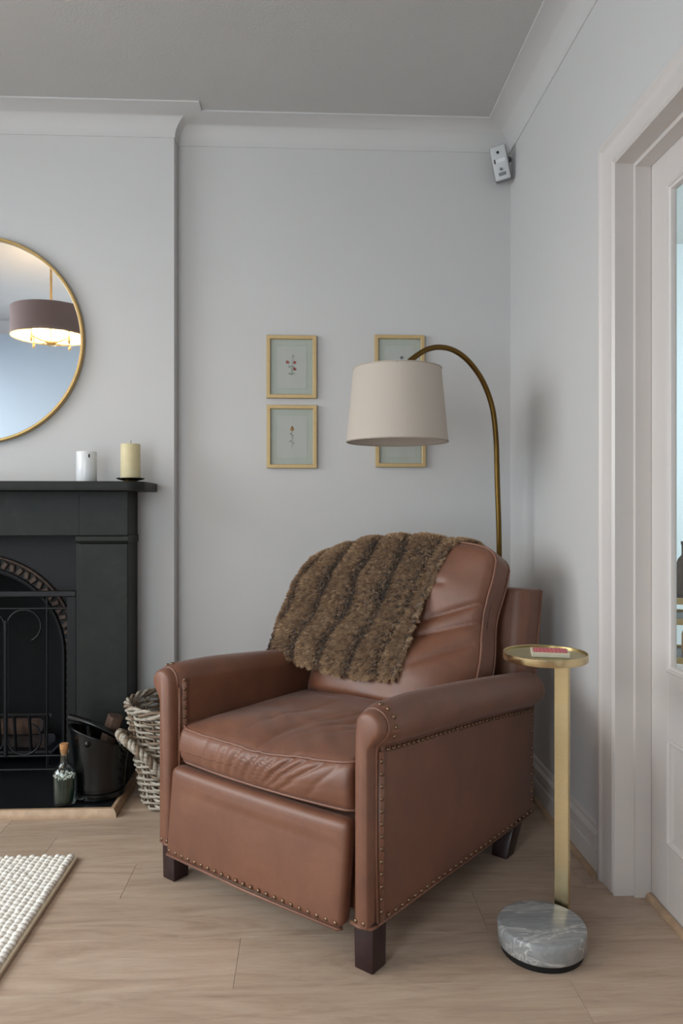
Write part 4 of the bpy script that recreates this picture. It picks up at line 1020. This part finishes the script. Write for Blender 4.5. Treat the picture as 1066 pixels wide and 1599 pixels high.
# pile
ti = rng.uniform(0, NT*.80, 150000); si = rng.uniform(0, NS-1, 150000)
edge = 26000   # denser along the visible hems
ti = np.concatenate([ti, rng.uniform(0, 2.5, edge//2), rng.uniform(0, NT*.8, edge)]); si = np.concatenate([si, rng.uniform(0, NS-1, edge//2), np.where(rng.random(edge) < .6, NS-1-rng.exponential(.6, edge), rng.exponential(.6, edge))])
ti = np.clip(ti, 0, NT-1.001); si = np.clip(si, 0, NS-1.001)
i0, j0 = ti.astype(int), si.astype(int); fi, fj = (ti-i0)[:, None], (si-j0)[:, None]; i1, j1 = np.minimum(i0+1, NT-1), np.minimum(j0+1, NS-1)
def samp(A): return A[i0, j0]*(1-fi)*(1-fj)+A[i1, j0]*fi*(1-fj)+A[i0, j1]*(1-fi)*fj+A[i1, j1]*fi*fj
P0 = samp(SF); NN = samp(NR2); TD = -samp(DT); SD_ = samp(DS); RB = samp(rib[..., None])[:, 0]
n = len(P0)
sfrac = si/(NS-1)
outw = np.where(sfrac > .985, 1., np.where(sfrac < .015, -1., 0.))[:, None]+rng.normal(0, .38, (n, 1))
slope = np.gradient(rib, axis=1); SL = slope[i0, j0][:, None]*9
low = np.clip(1-ti/4, 0, 1)[:, None]
clump = np.array([noise.noise(Vector((a*60, b*60, 0))) for a, b in zip(ti/NT, sfrac*.8)])[:, None]
clump2 = np.array([noise.noise(Vector((a*70, b*70, 7))) for a, b in zip(ti/NT, sfrac*.8)])[:, None]
dr = NN*(.95+.3*rng.random((n, 1)))+TD*(.45+.8*low+.5*clump)+SD_*(outw*.8-SL*.25+clump2*.6)+rng.normal(0, .26, (n, 3))
dr /= np.linalg.norm(dr, axis=1, keepdims=True)
Ln = (.017+.009*RB+rng.uniform(-.004, .005, n))[:, None]
# strands gather in tufts
CT, CS = 1.05, 1.25
gi, gj = np.floor(ti/CT+.5*(np.floor(si/CS) % 2)).astype(int), np.floor(si/CS).astype(int)
key = gi*1000+gj; uq, inv = np.unique(key, return_inverse=True); cnt = np.bincount(inv)[:, None]
cen = np.stack([np.bincount(inv, P0[:, k]) for k in range(3)], 1)/cnt; cdr = np.stack([np.bincount(inv, dr[:, k]) for k in range(3)], 1)/cnt
cdr += rng.normal(0, .30, cdr.shape); cdr /= np.linalg.norm(cdr, axis=1, keepdims=True); cL = (.015+.009*np.bincount(inv, RB)/cnt[:, 0]+rng.uniform(-.002, .004, len(uq)))[:, None]
ctip = cen+cdr*cL; cton = rng.normal(0, .07, len(uq))
sd = np.cross(dr, rng.normal(0, 1, (n, 3))); sd /= np.linalg.norm(sd, axis=1, keepdims=True)
wd = (.00105*rng.uniform(.7, 1.3, n))[:, None]
pull = rng.uniform(.35, .85, (n, 1))
tip = P0+dr*Ln+TD*Ln*.2-np.array([[0, 0, 1.]])*Ln*.1; tip = tip*(1-pull)+(ctip[inv]+(P0-cen[inv])*.25)*pull
mid = P0+dr*Ln*.5; mid = mid*(1-pull*.4)+(.5*P0+.5*tip)*pull*.4
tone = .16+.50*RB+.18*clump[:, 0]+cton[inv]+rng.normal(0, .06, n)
TN = np.stack([tone*.35, tone*.35, tone*.9, tone*.9, tone*1.2+.06], 1).ravel()  # dark roots and pale tips paint crevice shade and strand light into the pile
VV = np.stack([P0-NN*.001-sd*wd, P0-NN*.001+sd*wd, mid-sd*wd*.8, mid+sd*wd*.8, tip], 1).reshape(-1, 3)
bse = np.arange(n)[:, None]*5
TRI = np.concatenate([bse+np.array([[0, 1, 3]]), bse+np.array([[0, 3, 2]]), bse+np.array([[2, 3, 4]])], 0)
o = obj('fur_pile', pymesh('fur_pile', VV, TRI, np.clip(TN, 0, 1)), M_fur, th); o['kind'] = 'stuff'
